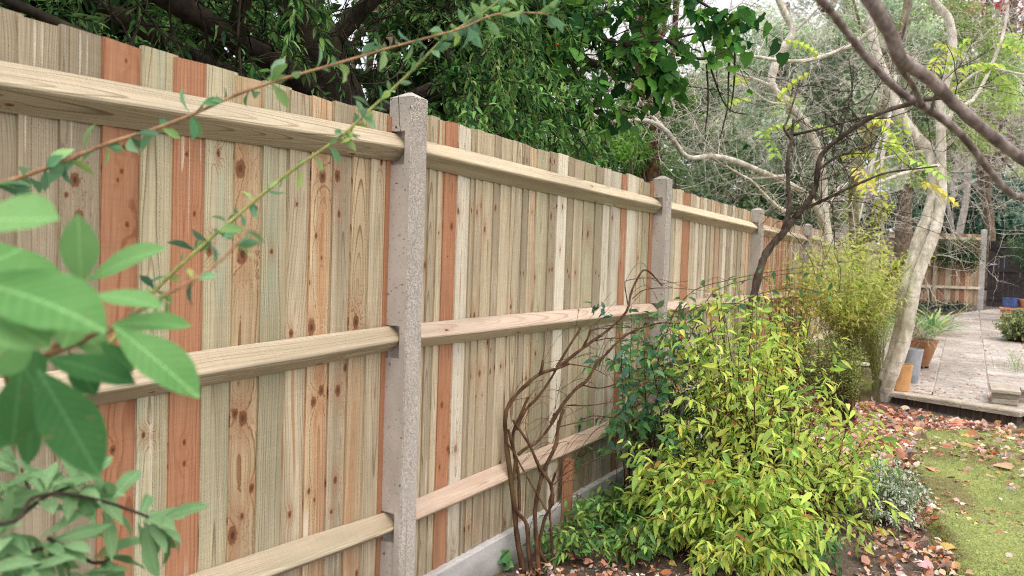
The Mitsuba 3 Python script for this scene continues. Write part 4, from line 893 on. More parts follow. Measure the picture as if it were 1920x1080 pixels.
# the dark evergreen leaning over the fence
k = thing('evergreen_tree', 'dark dense evergreen tree with narrow leaves and a black trunk rising just behind the fence', 'tree')
g = rng(201)
EV = [(4, lin(92, 138, 80)), (5, lin(124, 168, 98)), (2, lin(66, 108, 74)), (2, lin(138, 176, 106))]
LIMB = [(.16, .10, [(-1.5, 3.2, -.2), (-1.35, 3.25, 1.2), (-1.2, 3.3, 2.0), (-1.25, 3.0, 2.7), (-1.5, 2.7, 3.4), (-1.7, 2.6, 4.4)]),
        (.07, .03, [(-1.2, 3.2, 2.0), (-1.0, 2.7, 2.35), (-.8, 2.1, 2.42), (-.7, 1.5, 2.5), (-.9, .6, 2.75)]),
        (.05, .02, [(-1.1, 2.9, 2.2), (-1.4, 2.2, 2.5), (-1.6, 1.3, 2.8), (-1.8, .4, 3.0)]),
        (.06, .02, [(-1.2, 3.3, 2.3), (-.8, 3.9, 2.7), (-.5, 4.5, 2.9), (-.2, 5.2, 2.9)]),
        (.05, .02, [(-1.3, 3.0, 2.6), (-.8, 3.2, 3.1), (-.3, 3.3, 3.3), (.1, 3.6, 3.2)]),
        (.05, .02, [(-1.4, 2.8, 3.2), (-1.0, 2.2, 3.4), (-.4, 1.6, 3.6)]),
        (.05, .02, [(-1.2, 3.2, 2.2), (-1.9, 3.6, 2.6), (-2.4, 4.0, 2.9)]), (.04, .015, [(-.8, 2.1, 2.42), (-.5, 1.9, 2.7), (-.3, 1.4, 3.0)]),
        (.03, .012, [(-.9, 2.5, 2.38), (-.7, 2.0, 2.2), (-.55, 1.3, 2.2), (-.6, .5, 2.4)]), (.03, .01, [(-.7, 1.6, 2.5), (-.5, 1.0, 2.6), (-.4, .3, 2.9)])]
kev = k
limbs(k, LIMB, 'mat_bark_dark')
LP = np.vstack([spline(p, 8) for _, _, p in LIMB[1:]])
def ev_shoots(n, lo, hi, seed, len_=(.25, .6), down=-.15):
    g = rng(seed); A = g.uniform(lo, hi, (n, 3))
    d = nrm(g.normal(size=(n, 3)) + [.35, .1, down]); C = A + d * g.uniform(len_[0], len_[1], (n, 1)); C[:, 0] = np.where(C[:, 2] < 2.25, np.minimum(C[:, 0], -.08), C[:, 0])
    return bez(A, C, g.uniform(0, .12, n), 7)
P = np.concatenate([ev_shoots(330, (-1.2, 3.0, 2.35), (-.15, 4.7, 3.5), 202), ev_shoots(250, (-1.1, .2, 2.7), (-.2, 2.6, 3.7), 203), ev_shoots(60, (-.6, 2.9, 2.1), (-.1, 4.5, 2.5), 204, (.2, .4), -.8),
                    ev_shoots(420, (-2.8, -.4, 2.2), (-1.2, 5.2, 3.7), 205), ev_shoots(620, (-2.6, -.8, 3.3), (.1, 5.4, 4.6), 206), ev_shoots(90, (-1.3, .0, 2.15), (-.4, 2.2, 2.75), 207),
                    ev_shoots(160, (-2.6, 2.0, 1.6), (-1.4, 4.4, 2.6), 208)])
OV = bez(np.array([(-0.431,3.429,2.596), (-0.418,3.551,2.505), (-0.397,3.684,2.593), (-0.337,3.834,2.496), (-0.295,4.094,2.481), (-0.428,3.307,2.425), (-0.247,4.362,2.597), (-0.394,3.341,2.741), (-0.304,3.633,2.811), (-0.267,3.886,2.720)]),
         np.array([(-0.389,3.262,2.187), (-0.325,3.354,2.056), (-0.330,3.595,2.283), (-0.257,3.750,2.136), (-0.206,4.017,2.171), (-0.390,3.204,2.219), (-0.132,4.303,2.291), (-0.225,3.311,2.352), (-0.225,3.551,2.487), (-0.088,3.867,2.451)]), np.full(10, .02), 7)
az = np.degrees(np.arctan2(1.9 - P[:, 3, 0], P[:, 3, 1])); dark = (P[:, 3, 0] > -2.6) & (az > 36.8) & (az < 45.5) & (P[:, 3, 2] < 3.3)   # the hollow round the trunk
P = P[~dark | (g.random(len(P)) < .12)]
OV = np.concatenate([OV] + [OV + g.normal(size=(10, 1, 3)) * q for q in (.07, .12)])
b, dd, nn = shoot_leaves(g, OV, 26, .1, 1.0, .1); L = g.uniform(.035, .07, len(b))
part(k, 'twigs', tubes(OV, np.full(OV.shape[:2], .0025), 3), 'mat_twig_green', True, kind='stuff')
leaves_out(k, place(LEAF2, b, dd, nn, L, L * .25, pick(g, len(b), [(4, lin(136, 180, 104)), (3, lin(112, 158, 92)), (2, lin(164, 200, 124))], .12)), 'mat_leaf', 0, mass='fresh_sprays')
b, dd, nn = shoot_leaves(g, P, 27, .2, .9, .2); L = g.uniform(.04, .078, len(b))
part(k, 'twigs', tubes(P, np.full(P.shape[:2], .0036) * np.linspace(1.2, .4, 7), 3), 'mat_bark_dark', True, kind='stuff')
far_ = np.linalg.norm(b - CAM, axis=1) + np.where(b[:, 2] > 2.2 + .33 * np.linalg.norm(b[:, :2] - CAM[:2], axis=1), 20, 0)
leaves_out(k, place(LEAF2, b, dd, nn, L, L * .27, pick(g, len(b), EV, .18)), 'mat_leaf_gloss', 280, near=far_)
tw = np.concatenate([LP + g.normal(size=LP.shape) * .03])
twiggery(k, g, tw[tw[:, 2] < 3.2], 160, .9, .006, 'mat_bark_dark', 2, 4, .1, name='inner_twigs')
# dense shaded hedge behind it
k = thing('evergreen_hedge', 'dense dark green hedge in deep shade behind the black trunk beyond the fence', 'hedge')
g = rng(211)
crown(k, g, np.concatenate([blob(g, 170, (-3.6, 3.6, 2.3), (.9, 2.2, 2.3)), blob(g, 60, (-3.4, 2.8, 3.8), (.8, 1.5, 1.0)), blob(g, 45, (-1.975,5.921,3.414), (.8, 1.0, .9))]), .45, 110, (.13, .21), .5, [(3, lin(50, 82, 44)), (2, lin(66, 100, 52))], LEAF1, 'mat_leaf_gloss', tone=.2)
limbs(k, [(.05, .03, [(-3.5, 3.4 + .4 * i, -.2), (-3.4, 3.3 + .4 * i, 1.5), (-3.6, 3.2 + .5 * i, 3.2)]) for i in range(-3, 4)], 'mat_bark_dark', 'stem', 6, trunk=0)

# ivy hanging out of it
k = thing('ivy_vine', 'ivy with large dark lobed leaves hanging over the fence beyond the dark evergreen tree', 'ivy')
g = rng(221)
V1 = [[(-0.757,3.847,3.320),(-0.486,4.120,3.102),(-0.296,4.350,3.008),(-0.099,4.586,2.978),(0.104,4.829,3.035),(0.314,5.079,3.130),(0.463,5.284,3.057)], [(-0.486,4.120,3.102),(-0.272,4.369,3.112),(-0.021,4.644,3.227),(0.211,4.908,3.344)], [(-0.436,4.033,3.069),(-0.346,4.234,2.848),(-0.247,4.441,2.613),(-0.087,4.692,2.544)],
      [(-0.058,4.492,2.948),(0.069,4.742,2.858),(0.145,4.960,2.758)], [(-0.084,4.500,3.498),(0.140,4.788,3.387),(0.349,5.067,3.266),(0.472,5.296,3.206)], [(-0.627,3.317,2.765),(-0.594,3.385,2.515),(-0.584,3.442,2.333)], [(0.140,4.733,3.005),(0.293,4.940,2.917),(0.414,5.135,3.006)]]
for p in V1: part(k, 'stem', tube(p, .014, .005, 7, 5, .2), 'mat_bark_dark', True)
PP = np.array([spline(p, 8)[np.linspace(0, len(spline(p, 8)) - 1, 12).astype(int)] for p in V1])
sub = bez(np.repeat(PP[:5, ::2].reshape(-1, 3), 3, 0), np.repeat(PP[:5, ::2].reshape(-1, 3), 3, 0) + g.normal(size=(90, 3)) * [.14, .2, .1] - [0, 0, .08], g.uniform(0, .08, 90), 6)
part(k, 'twigs', tubes(sub, np.full((90, 6), .0025), 3), 'mat_bark_dark', True, kind='stuff')
b1 = np.concatenate([along(sub, np.linspace(.25, 1, 6))[0].reshape(-1, 3), along(PP, np.linspace(.15, 1, 10))[0].reshape(-1, 3)]); N = len(b1); b1 = b1 + g.normal(size=(N, 3)) * .035
dd = nrm(g.normal(size=(N, 3)) * .7 + [0.1, 0, -.9]); nn = nrm(g.normal(size=(N, 3)) * .5 + [.5, -.5, .45]); L = g.uniform(.055, .125, N)
leaves_out(k, place(IVY, b1, dd, nn, L, L * .95, pick(g, N, [(5, lin(74, 122, 62)), (3, lin(104, 156, 72)), (3, lin(52, 94, 56)), (1, lin(136, 178, 88))])), 'mat_leaf_gloss', 300)
hang = [[(0.411,5.251,3.018),(0.413,5.244,2.831),(0.416,5.238,2.645),(0.382,5.208,2.420)], [(0.442,5.270,3.026),(0.433,5.314,2.808),(0.407,5.350,2.648)], [(0.309,5.067,2.911),(0.330,5.069,2.655),(0.322,5.055,2.436)], [(-0.325,4.568,3.037),(-0.257,4.603,2.896),(-0.099,4.695,2.784),(0.055,4.788,2.765)], [(0.214,5.024,3.272),(0.304,5.143,2.929),(0.400,5.268,2.652),(0.506,5.409,2.614)]]
for p in hang: part(k, 'hanging_stem', tube(p, .008, .004, 6, 5, .2), 'mat_bark_dark', True)
# berries of the evergreen
kb = kev
g = rng(225)
for c, nb in ((((-0.382,3.680,2.264)), 6), (((-0.377,3.918,2.287)), 9), (((-0.263,3.391,2.024)), 3), (((-0.384,4.748,2.603)), 6), (((-0.262,3.892,2.790)), 2)):
    for i in range(nb):
        m = trimesh.creation.icosphere(1, .0085); m.apply_translation(np.array(c) + g.normal(size=3) * [.05, .05, .02]); part(kb, 'berry', m, 'mat_berry', True)
    part(kb, 'berry_stalk', tube([np.array(c) + [-.05, .02, .12], np.array(c) + [0, 0, .04], np.array(c)], .0016, .001, 4), 'mat_twig_green', True)

# the dark slender tree in front of the fence
k = thing('slender_tree', 'dark slender small tree with bare forked branches before the third concrete post', 'tree')
DT = [(.028, .022, [(0.401,5.833,0.286),(0.440,5.885,0.953),(0.493,5.934,1.350),(0.535,5.969,1.580),(0.584,5.980,1.690),(0.641,5.995,1.765),(0.690,6.016,1.833),(0.740,6.038,1.916)]),
      (.021, .012, [(0.740,6.038,1.916),(0.814,6.040,2.010),(0.846,6.039,2.062),(0.888,6.034,2.166),(0.903,5.988,2.265),(0.927,5.985,2.391),(1.043,5.967,2.501),(1.272,5.996,2.658),(1.538,6.045,2.749),(1.765,6.067,2.772)]),
      (.017, .010, [(0.661,6.008,1.791),(0.690,6.032,1.924),(0.699,6.042,2.040),(0.682,6.060,2.166),(0.664,6.082,2.376),(0.671,6.152,2.543),(0.668,6.215,2.709)]),
      (.012, .005, [(0.821,6.044,1.994),(0.893,6.043,2.030),(0.960,6.015,2.059),(1.069,5.965,2.108),(1.228,5.949,2.180),(1.390,5.933,2.238),(1.684,5.996,2.277)]),
      (.010, .003, [(0.678,6.169,2.583),(0.859,6.093,2.600),(1.046,6.091,2.640),(1.293,6.128,2.700),(1.509,6.144,2.745)]),
      (.009, .005, [(0.912,5.995,2.282),(0.977,6.037,2.348),(1.047,6.082,2.399),(1.125,6.130,2.410),(1.204,6.178,2.417)]),
      (.010, .006, [(0.671,6.152,2.543),(0.617,6.122,2.633),(0.631,6.193,2.720),(0.676,6.352,3.052)]),
      (.006, .002, [(0.892,6.002,2.195),(0.980,6.152,2.250),(1.100,6.348,2.392),(1.224,6.548,2.540)]), (.006, .002, [(1.043,5.967,2.501),(1.104,5.896,2.717),(1.123,5.914,2.873),(1.137,5.810,3.000)]),
      (.005, .002, [(0.933,6.021,2.052),(1.006,6.042,2.044),(1.076,6.062,2.053)]), (.006, .003, [(0.784,6.021,1.972),(0.746,6.020,1.964),(0.714,6.024,1.948)])]
limbs(k, [(a * 1.2, b_ * 1.15, p) for a, b_, p in DT], 'mat_bark_slender', 'branch', 9, .2)
g = rng(231); LP = np.vstack([spline(p, 6) for _, _, p in DT[1:]])
twiggery(k, g, LP, 60, .7, .004, 'mat_bark_dark', 2, 3, .3)
# yellowing pinnate leaves of the pale tree
def pinnate(hold, g, pts, dirs, L, n, ll, cols, nparts):
    P = bez(pts, pts + nrm(dirs) * L, np.full(len(pts), .02), 8)
    P[:, :, 2] -= (np.linspace(0, 1, 8) ** 2)[None] * L * .25
    part(hold, 'leaf_stalks', tubes(P, np.full(P.shape[:2], .0016), 3), 'mat_twig_green', True, kind='stuff')
    t = np.linspace(.2, 1, n); b, tg = along(P, t); side = nrm(np.cross(tg, [0.01, .02, 1.0]))
    B, D = [], []
    for s in (-1, 1): B.append(b.reshape(-1, 3)); D.append(nrm(side * s + tg * .35 + [0, 0, -.25]).reshape(-1, 3))
    B, D = np.vstack(B), np.vstack(D); N = len(B)
    Lf = g.uniform(ll * .7, ll * 1.2, N); n1 = pick(g, len(pts), cols, .1)
    C = np.tile(np.repeat(n1, n, 0), (2, 1)) * (1 + .08 * g.normal(size=(N, 1)))
    leaves_out(hold, place(LEAF2, B, D, nrm(g.normal(size=(N, 3)) * .35 + [.2, -.4, .9]), Lf, Lf * .5, C), 'mat_leaf', nparts)
k = thing('pale_tree', 'pale smooth barked tree with two crossing trunks rising from a mossy base beside the pots', 'tree')
PT_ = [(.125, .075, [(1.087,9.695,-0.064),(1.141,9.683,0.259),(1.218,9.720,0.576),(1.269,9.729,0.891),(1.299,9.703,1.235),(1.324,9.729,1.482),(1.394,9.789,1.886),(1.471,9.848,2.148),(1.520,9.947,2.420),(1.526,9.960,2.619),(1.501,10.010,2.786),(1.447,10.043,2.980),(1.285,10.011,3.165),(1.125,10.042,3.427),(1.004,10.098,3.728),(0.803,10.115,4.267),(0.707,10.200,4.887),(0.609,10.284,5.521)]),
       (.115, .055, [(1.127,9.663,-0.023),(1.202,9.512,0.317),(1.294,9.535,0.630),(1.349,9.546,0.938),(1.381,9.578,1.242),(1.425,9.617,1.517),(1.532,9.698,1.884),(1.580,9.797,2.144),(1.603,9.880,2.413),(1.586,9.942,2.725),(1.561,9.945,3.156),(1.552,9.957,3.557),(1.630,10.024,4.022),(1.584,10.014,4.452),(1.404,9.914,4.691),(1.135,9.765,5.051)]),
       (.05, .02, [(1.542,9.917,2.773),(1.362,9.570,2.700),(1.169,9.331,2.607),(0.982,9.094,2.498)]), (.045, .02, [(1.561,9.945,3.156),(1.682,10.149,3.461),(1.887,10.517,3.673),(2.109,10.799,4.351),(2.165,10.852,4.805)]),
       (.035, .015, [(1.557,9.955,3.464),(1.726,9.951,3.692),(1.976,9.993,3.857),(2.333,10.091,3.783)]), (.03, .01, [(1.447,10.043,2.980),(1.167,9.929,2.927),(0.955,9.797,2.856),(0.709,9.520,2.643)])]
limbs(k, [(a * .64, b_ * .74, p) for a, b_, p in PT_], 'mat_bark_pale', 'branch', 12, .08, trunk=2, flare=.2)
cw = [(0.896,9.418,0.282)][0]
part(k, 'stump', tube([np.add(cw, (0, .05, -.45)), np.add(cw, (0, 0, -.1)), np.add(cw, (.0, -.02, .14))], .15, .11, 14, 4, .12), 'mat_bark_mossy', True, label='short sawn mossy stump with a pale cut top at the trunk base')
vv, fv = lathe([(.001, .004), (.098, 0), (.1, -.02)], 20, tuple(np.add(cw, (0, -.02, .20)))); part(k, 'cut_face', (vv, fv), 'mat_cut_wood')
part(k, 'root_base', tube([(1.009,9.641,-0.224),(1.043,9.637,0.021),(1.089,9.628,0.259)], .15, .07, 14, 4, .25, 5), 'mat_bark_mossy', True)
g = rng(241); LPp = np.vstack([spline(p, 6) for _, _, p in PT_[2:]] + [spline(PT_[0][2], 6)[55:], spline(PT_[1][2], 6)[45:]])
twiggery(k, g, LPp, 95, 1.4, .0042, 'mat_twig_grey', 3, 3, .15)
YL = [(4, lin(190, 208, 104)), (3, lin(216, 216, 116)), (1, lin(224, 214, 110)), (3, lin(170, 198, 104))]
sp = [(1.714,7.705,3.417),(1.758,7.728,3.347),(1.917,7.828,3.401),(1.622,7.888,3.544),(1.424,7.018,2.468),(1.488,7.051,2.314),(1.101,6.838,2.877),(1.188,6.881,2.636),(1.231,6.903,2.527),(0.861,6.909,2.477),(1.073,6.812,2.654),(0.595,7.490,3.413),(0.251,6.784,2.768),(0.328,6.834,2.842),(0.322,6.590,2.685),(0.283,7.311,3.677),(1.332,7.452,2.952),(1.524,8.069,3.701),(0.924,6.719,2.604),(1.047,6.786,2.408),(0.005,7.121,3.215),(0.096,7.172,3.093),(1.861,8.280,3.814),(1.994,8.357,3.719),(1.234,7.372,2.475),(1.454,7.750,2.709)]
pinnate(k, g, np.array(sp), g.normal(size=(len(sp), 3)) + [.5, .1, -.2], .32, 6, .095, YL, 260)

k = thing('pale_tree', 'pale leaning tree in the bed whose long crooked branch reaches over the second concrete post', 'tree')
PB = [(.10, .07, [(0.730,10.253,0.245),(0.621,10.211,0.847),(0.519,10.169,1.315),(0.405,10.119,1.782),(0.325,10.090,2.251),(0.274,10.079,2.721),(0.198,9.932,3.118),(0.081,9.753,3.359),(-0.065,9.555,3.548),(-0.218,9.351,3.725),(-0.208,9.368,3.971),(-0.131,9.425,4.200),(-0.041,9.488,4.397),(-0.141,9.438,4.651),(-0.327,9.343,5.095)]),
      (.055, .024, [(0.372,10.107,1.983),(0.266,9.821,2.298),(0.191,9.430,2.446),(0.043,8.992,2.536),(-0.126,8.540,2.610),(-0.313,8.078,2.681),(-0.450,7.759,2.684),(-0.598,7.433,2.640),(-0.716,7.135,2.853),(-0.850,6.939,2.933),(-1.090,6.675,2.903),(-1.269,6.450,2.952),(-1.397,6.255,2.960)]),
      (.03, .015, [(0.133,8.797,2.171),(0.028,8.619,2.247),(-0.081,8.440,2.381),(-0.162,8.278,2.482),(-0.247,8.111,2.535),(-0.335,7.943,2.597)]), (.03, .02, [(0.087,8.904,2.592),(-0.055,8.699,2.561),(-0.198,8.492,2.524)]),
      (.035, .018, [(0.974,8.450,4.015),(0.751,8.306,3.821),(0.478,8.134,3.685),(0.261,8.000,3.649),(-0.033,7.821,3.681),(-0.253,7.688,3.711)]), (.03, .012, [(-0.224,9.348,3.725),(-0.326,9.053,3.752),(-0.436,8.751,3.757),(-0.567,8.555,3.786)]),
      (.02, .01, [(-0.065,9.555,3.548),(-0.230,9.219,3.527),(-0.430,8.986,3.685),(-0.544,8.922,3.807)]), (.025, .01, [(-0.716,7.135,2.853),(-0.956,7.001,3.146),(-1.011,6.976,3.356),(-1.199,6.868,3.508)]), (.02, .008, [(-0.019,9.502,4.398),(0.227,9.426,4.594),(0.394,9.419,4.814)])]
limbs(k, [(a * (.6 if i == 0 else .72), b_ * (.6 if i == 0 else .72), p) for i, (a, b_, p) in enumerate(PB)], 'mat_bark_pale', 'branch', 10, .14, flare=.3)
g = rng(251); LPb = np.vstack([spline(p, 6) for _, _, p in PB[1:]] + [spline(PB[0][2], 6)[45:]])
twiggery(k, g, LPb, 120, 1.2, .0042, 'mat_twig_grey', 3, 3, .15)
k = thing('mossy_tree', 'olive mossy trunked tree with small yellow green shoots up its stem, behind the yellow bamboo', 'tree')
PC = [(.085, .05, [(0.940,10.614,0.227),(0.897,10.605,0.638),(0.789,10.563,1.185),(0.669,10.513,1.731),(0.608,10.498,2.279),(0.606,10.515,2.692),(0.645,10.551,3.003),(0.779,10.650,3.387),(0.889,10.734,3.804),(0.937,10.784,4.288),(1.049,10.873,4.774),(1.104,10.936,5.464)]),
      (.04, .02, [(0.669,10.513,1.731),(0.871,10.419,2.137),(1.012,10.398,2.402)]), (.03, .015, [(0.937,10.784,4.288),(0.642,10.381,4.555),(0.523,10.206,4.917)]), (.05, .02, [(0.820,10.570,0.910),(0.993,10.219,1.205),(1.167,9.991,1.603),(1.444,9.930,1.736)])]
limbs(k, [(a * .9, b_ * .9, p) for a, b_, p in PC], 'mat_bark_olive', 'branch', 9, .16)
g = rng(261); LPc = np.vstack([spline(p, 6) for _, _, p in PC]); LPc = LPc[LPc[:, 2] > 1.6]
twiggery(k, g, LPc, 45, 1.2, .007, 'mat_twig_grey', 3, 3, .2)
crown(k, g, LPc[LPc[:, 2] < 2.6], .12, 16, (.05, .09), .3, YL, LEAF2, name='shoots')

# yellow green feathery bamboo, box and fern in the bed
k = thing('bamboo_clump', 'feathery yellow green bamboo like shrub in the bed against the far part of the fence', 'shrub')
BC = [(4, lin(216, 228, 134)), (3, lin(226, 230, 152)), (3, lin(194, 212, 122)), (1, lin(230, 224, 156))]
b0 = np.array((0.875,10.440,0.000))
shrub(k, 301, [(b0[0] - .25, b0[1] - .4, .05), (b0[0] - .1, b0[1] - .5, .05)], (b0[0] - .16, b0[1] - .8, 1.5), (.72, 1.0, .56), 250, 18, (.06, .11), .24, BC, LEAF1, mat='mat_leaf_far', twig='mat_twig_green', tr=.003, t0=.5, n_parts=60, lift=.5)
k = thing('bamboo_clump', 'second bamboo like shrub of greener drooping leaves low beside the pale crossing trunks', 'shrub')
shrub(k, 302, [(b0[0] + .1, b0[1] - .2, .05)], (b0[0] - .04, b0[1] - .1, 1.12), (.42, .5, .32), 120, 20, (.05, .09), .18, [(3, lin(190, 212, 132)), (3, lin(210, 222, 146)), (1, lin(156, 184, 116))], LEAF1, twig='mat_twig_green', tr=.003, t0=.5, lift=.4)
k = thing('box_shrub', 'rounded olive green small leaved box shrub at the foot of the pale trees', 'shrub')
c = np.array((1.001,8.296,0.000))
shrub(k, 303, [(c[0] - .1, c[1] - .3, 0)], (c[0] - .22, c[1] - .3, .58), (.36, .45, .38), 330, 24, (.018, .034), .5, [(3, lin(150, 166, 100)), (3, lin(178, 190, 116)), (2, lin(116, 138, 84))], LEAF1, tr=.0025, n_parts=0, shell=.55)
k = thing('sapling_bush', 'yellow leaved twiggy bush against the fence between the dark slender tree and the bamboo', 'shrub')
shrub(k, 304, [(.5, 7.4, 0), (.4, 8.0, 0)], (.42, 7.8, 1.15), (.28, .9, .55), 130, 14, (.03, .055), .5, [(3, lin(200, 196, 110)), (2, lin(176, 190, 96)), (2, lin(216, 196, 130)), (1, lin(130, 160, 80))], LEAF2, tr=.004, keep=infence, n_parts=40)
k = thing('hellebore_plant', 'dark grey green low leafy plants among the fallen leaves before the step', 'plant')
g = rng(305)
for u_ in ((1.30, 9.0), (1.22, 8.3), (1.62, 8.75), (1.15, 7.7), (1.45, 8.0)):
    m = 14; cc = np.array([u_[0], u_[1], ground_z(*u_)]); ph = g.random(m) * 6.28
    bb = cc + np.stack([np.cos(ph) * .1, np.sin(ph) * .1, g.uniform(.03, .09, m)], -1) * g.uniform(.3, 1, (m, 1))
    V = place(LEAF3, bb, np.stack([np.cos(ph), np.sin(ph), g.uniform(-.3, .3, m)], -1), nrm(g.normal(size=(m, 3)) * .3 + [0, 0, 1]), g.uniform(.07, .13, m), g.uniform(.035, .055, m), pick(g, m, [(2, lin(96, 128, 112)), (2, lin(74, 108, 90)), (1, lin(130, 150, 130))]))
    leaves_out(k, V, 'mat_leaf', m)

# strap leaved plants and sedge by the pots
def strap(hold, g, c, n, L, w, cols, droop, up=1.0, sp_=.35, nparts=0, mat='mat_leaf'):
    ph = g.random(n) * 6.28; el = g.uniform(.2, 1.3, n); Ls = L * g.uniform(.6, 1.15, n)
    d = nrm(np.stack([np.cos(ph) * el, np.sin(ph) * el, np.full(n, up)], -1))
    b = np.asarray(c) + g.normal(size=(n, 3)) * [sp_ * .3, sp_ * .3, 0]
    out = np.stack([np.cos(ph), np.sin(ph), 0 * ph], -1); nn = nrm(np.array([0, 0, 1.0]) - out * .8)
    tm = leaf_shape(6, .4, .25, droop, .45)
    leaves_out(hold, place(tm, b, d, nn, Ls, np.full(n, w), pick(g, n, cols, .12)), mat, nparts)
g = rng(311)
k = thing('strap_plant', 'clump of broad bright green strap leaves behind the pots along the patio', 'plant')
for c, n in (((1.160,14.447,0.373), 34), ((1.337,15.571,0.421), 34), ((1.457,16.596,0.465), 26)): strap(k, g, c, n, .62, .045, [(3, lin(146, 180, 122)), (2, lin(182, 204, 140)), (1, lin(214, 210, 136)), (2, lin(112, 152, 104))], .4, nparts=30)
k = thing('sedge_plant', 'brown green arching sedge spilling from the glazed brown pot', 'plant')
strap(k, g, np.add(bp_loc, (0, 0, .31)), 260, .42, .005, [(3, lin(150, 154, 134)), (2, lin(184, 160, 140)), (2, lin(130, 144, 122)), (2, lin(206, 178, 160))], .95, .9, .18)
k = thing('sedge_plant', 'bare wiry purple brown shrublet behind the tall grey pot', 'plant')
c = np.array((1.190,12.449,0.287)); shrub(k, 312, [tuple(c)], tuple(c + [0, .1, .4]), (.26, .3, .3), 120, 6, (.02, .04), .4, [(2, lin(150, 130, 120)), (2, lin(120, 130, 100)), (1, lin(190, 160, 150))], LEAF1, tr=.002, twig='mat_twig_red', zmin=c[2])
k = thing('grass_tuft', 'thin wispy green grass tuft behind the low stone wall', 'plant')
strap(k, g, np.add((2.507,11.822,0.260), (0.05, .05, .0)), 60, .36, .005, [(3, lin(140, 168, 116)), (2, lin(176, 190, 140))], .35, 2.6, .4)
k = thing('variegated_shrub', 'cream and green variegated rounded shrub beside the far end of the patio', 'shrub')
c = np.array((2.671,15.532,0.419)); shrub(k, 313, [tuple(c)], tuple(c + [.15, .1, .28]), (.5, .6, .34), 320, 22, (.03, .06), .5, [(3, lin(196, 200, 150)), (3, lin(120, 146, 96)), (2, lin(84, 112, 76))], LEAF1, tr=.003, zmin=c[2], shell=.6)
k = thing('wall_climber', 'dark green climbing shrub trained across the far brown fence', 'shrub')
g = rng(315); cc = np.array([far(s_, .16, z) for s_, z in zip(np.concatenate([g.uniform(.7, 2.2, 50), g.uniform(1.4, 2.3, 40)]), np.concatenate([zf + g.uniform(1.05, 1.6, 50), zf + g.uniform(1.15, 1.75, 40)]))])
crown(k, g, cc, .17, 46, (.04, .08), .5, [(3, lin(84, 110, 78)), (2, lin(60, 86, 62)), (2, lin(112, 134, 110)), (1, lin(130, 130, 80))], LEAF1)
part(k, 'stem', tube([far(.35, .14, zf + .0), far(.45, .16, zf + .5), far(.75, .15, zf + .9), far(1.1, .16, zf + 1.25), far(1.6, .16, zf + 1.4)], .03, .012, 7, 4, .2), 'mat_bark_brown', True)
k = thing('ground_plant', 'low dark bluish plants at the foot of the far fence', 'plant')
g = rng(316); cc = np.array([far(s_, .3, zf + .08) for s_ in np.linspace(.9, 2.0, 12)]); crown(k, g, cc + g.normal(size=cc.shape) * [.05, .05, .03], .14, 40, (.05, .1), .5, [(2, lin(80, 104, 96)), (2, lin(56, 78, 70)), (1, lin(120, 140, 130))], LEAF1)
k = thing('pine_tree', 'small clipped pine with a bare orange brown stem growing in the pink clay pot', 'tree')
pc = tp_loc; g = rng(317)
limbs(k, [(.035, .022, [np.add(pc, (0, 0, .1)), np.add(pc, (.03, 0, .35)), np.add(pc, (-.03, 0, .6)), np.add(pc, (.02, 0, .95))]), (.018, .008, [np.add(pc, (0, 0, .5)), np.add(pc, (.2, 0, .75)), np.add(pc, (.35, 0, .9))]), (.018, .008, [np.add(pc, (0, 0, .55)), np.add(pc, (-.2, 0, .8)), np.add(pc, (-.4, 0, .9))])], 'mat_bark_brown', 'branch', 7)
crown(k, g, blob(g, 60, np.add(pc, (.05, 0, 1.25)), (.55, .5, .55)), .2, 110, (.07, .12), .12, [(3, lin(72, 102, 76)), (2, lin(98, 126, 92)), (1, lin(120, 146, 110))], LEAF1)

# ------------------------------------------------------------------ the trees beyond the fences
def back_tree(name, label, base, h, centres, rad, per, ll, wr, cols, bark, r=.18, seed=0, cat='tree', tw=0, tone=.25, tm=None):
    k = thing(name, label, cat); g = rng(seed); b = np.array(base, float)
    top = b + [g.normal() * .3, g.normal() * .3, h]
    mid = (b + top) / 2 + g.normal(size=3) * [.25, .25, 0]
    L_ = [(r, r * .45, [b - [0, 0, .3], b + [0, 0, h * .2], mid, top])]
    cs = np.asarray(centres)
    for i in g.choice(len(cs), min(9, len(cs)), replace=False):
        t = g.uniform(.25, .9); s = b * (1 - t) + top * t; L_.append((r * .4, r * .08, [s, (s + cs[i]) / 2 + g.normal(size=3) * .15, cs[i]]))
    limbs(k, L_, bark, 'limb', 7, .12, flare=.3)
    if tw:
        lp = np.vstack([spline(p, 5) for _, _, p in L_[1:]]); twiggery(k, g, lp, tw, h * .22, r * .09, bark if tw < 0 else 'mat_twig_grey', 3, 3, .2)
    if per: crown(k, g, cs, rad, per, ll, wr, cols, tm=tm, tone=tone, mat='mat_leaf_far')
    return k
IVG = [(4, lin(186, 208, 166)), (3, lin(146, 180, 134)), (4, lin(216, 228, 200)), (1.5, lin(96, 130, 96)), (3, lin(232, 238, 218))]
DKG = [(3, lin(62, 94, 66)), (2, lin(84, 116, 80)), (1, lin(44, 70, 52))]
HOL = [(3, lin(92, 138, 120)), (3, lin(122, 168, 146)), (2, lin(60, 100, 88)), (1, lin(170, 200, 182))]
OLV = [(3, lin(180, 194, 150)), (2, lin(202, 210, 170)), (2, lin(144, 164, 122)), (1, lin(214, 212, 176))]
RED = [(3, lin(216, 130, 126)), (2, lin(228, 160, 154)), (1, lin(200, 96, 96))]
BRN = [(3, lin(120, 104, 84)), (2, lin(150, 134, 104)), (2, lin(100, 96, 70))]
g = rng(401)
def col_at(g, u0, u1, v0, v1, d0, d1, n):
    return np.array([CAM + (FW + (g.uniform(u0, u1) - 960) / 1395.66 * RT - (g.uniform(v0, v1) - 540) / 1395.66 * UP) * g.uniform(d0, d1) for _ in range(n)])
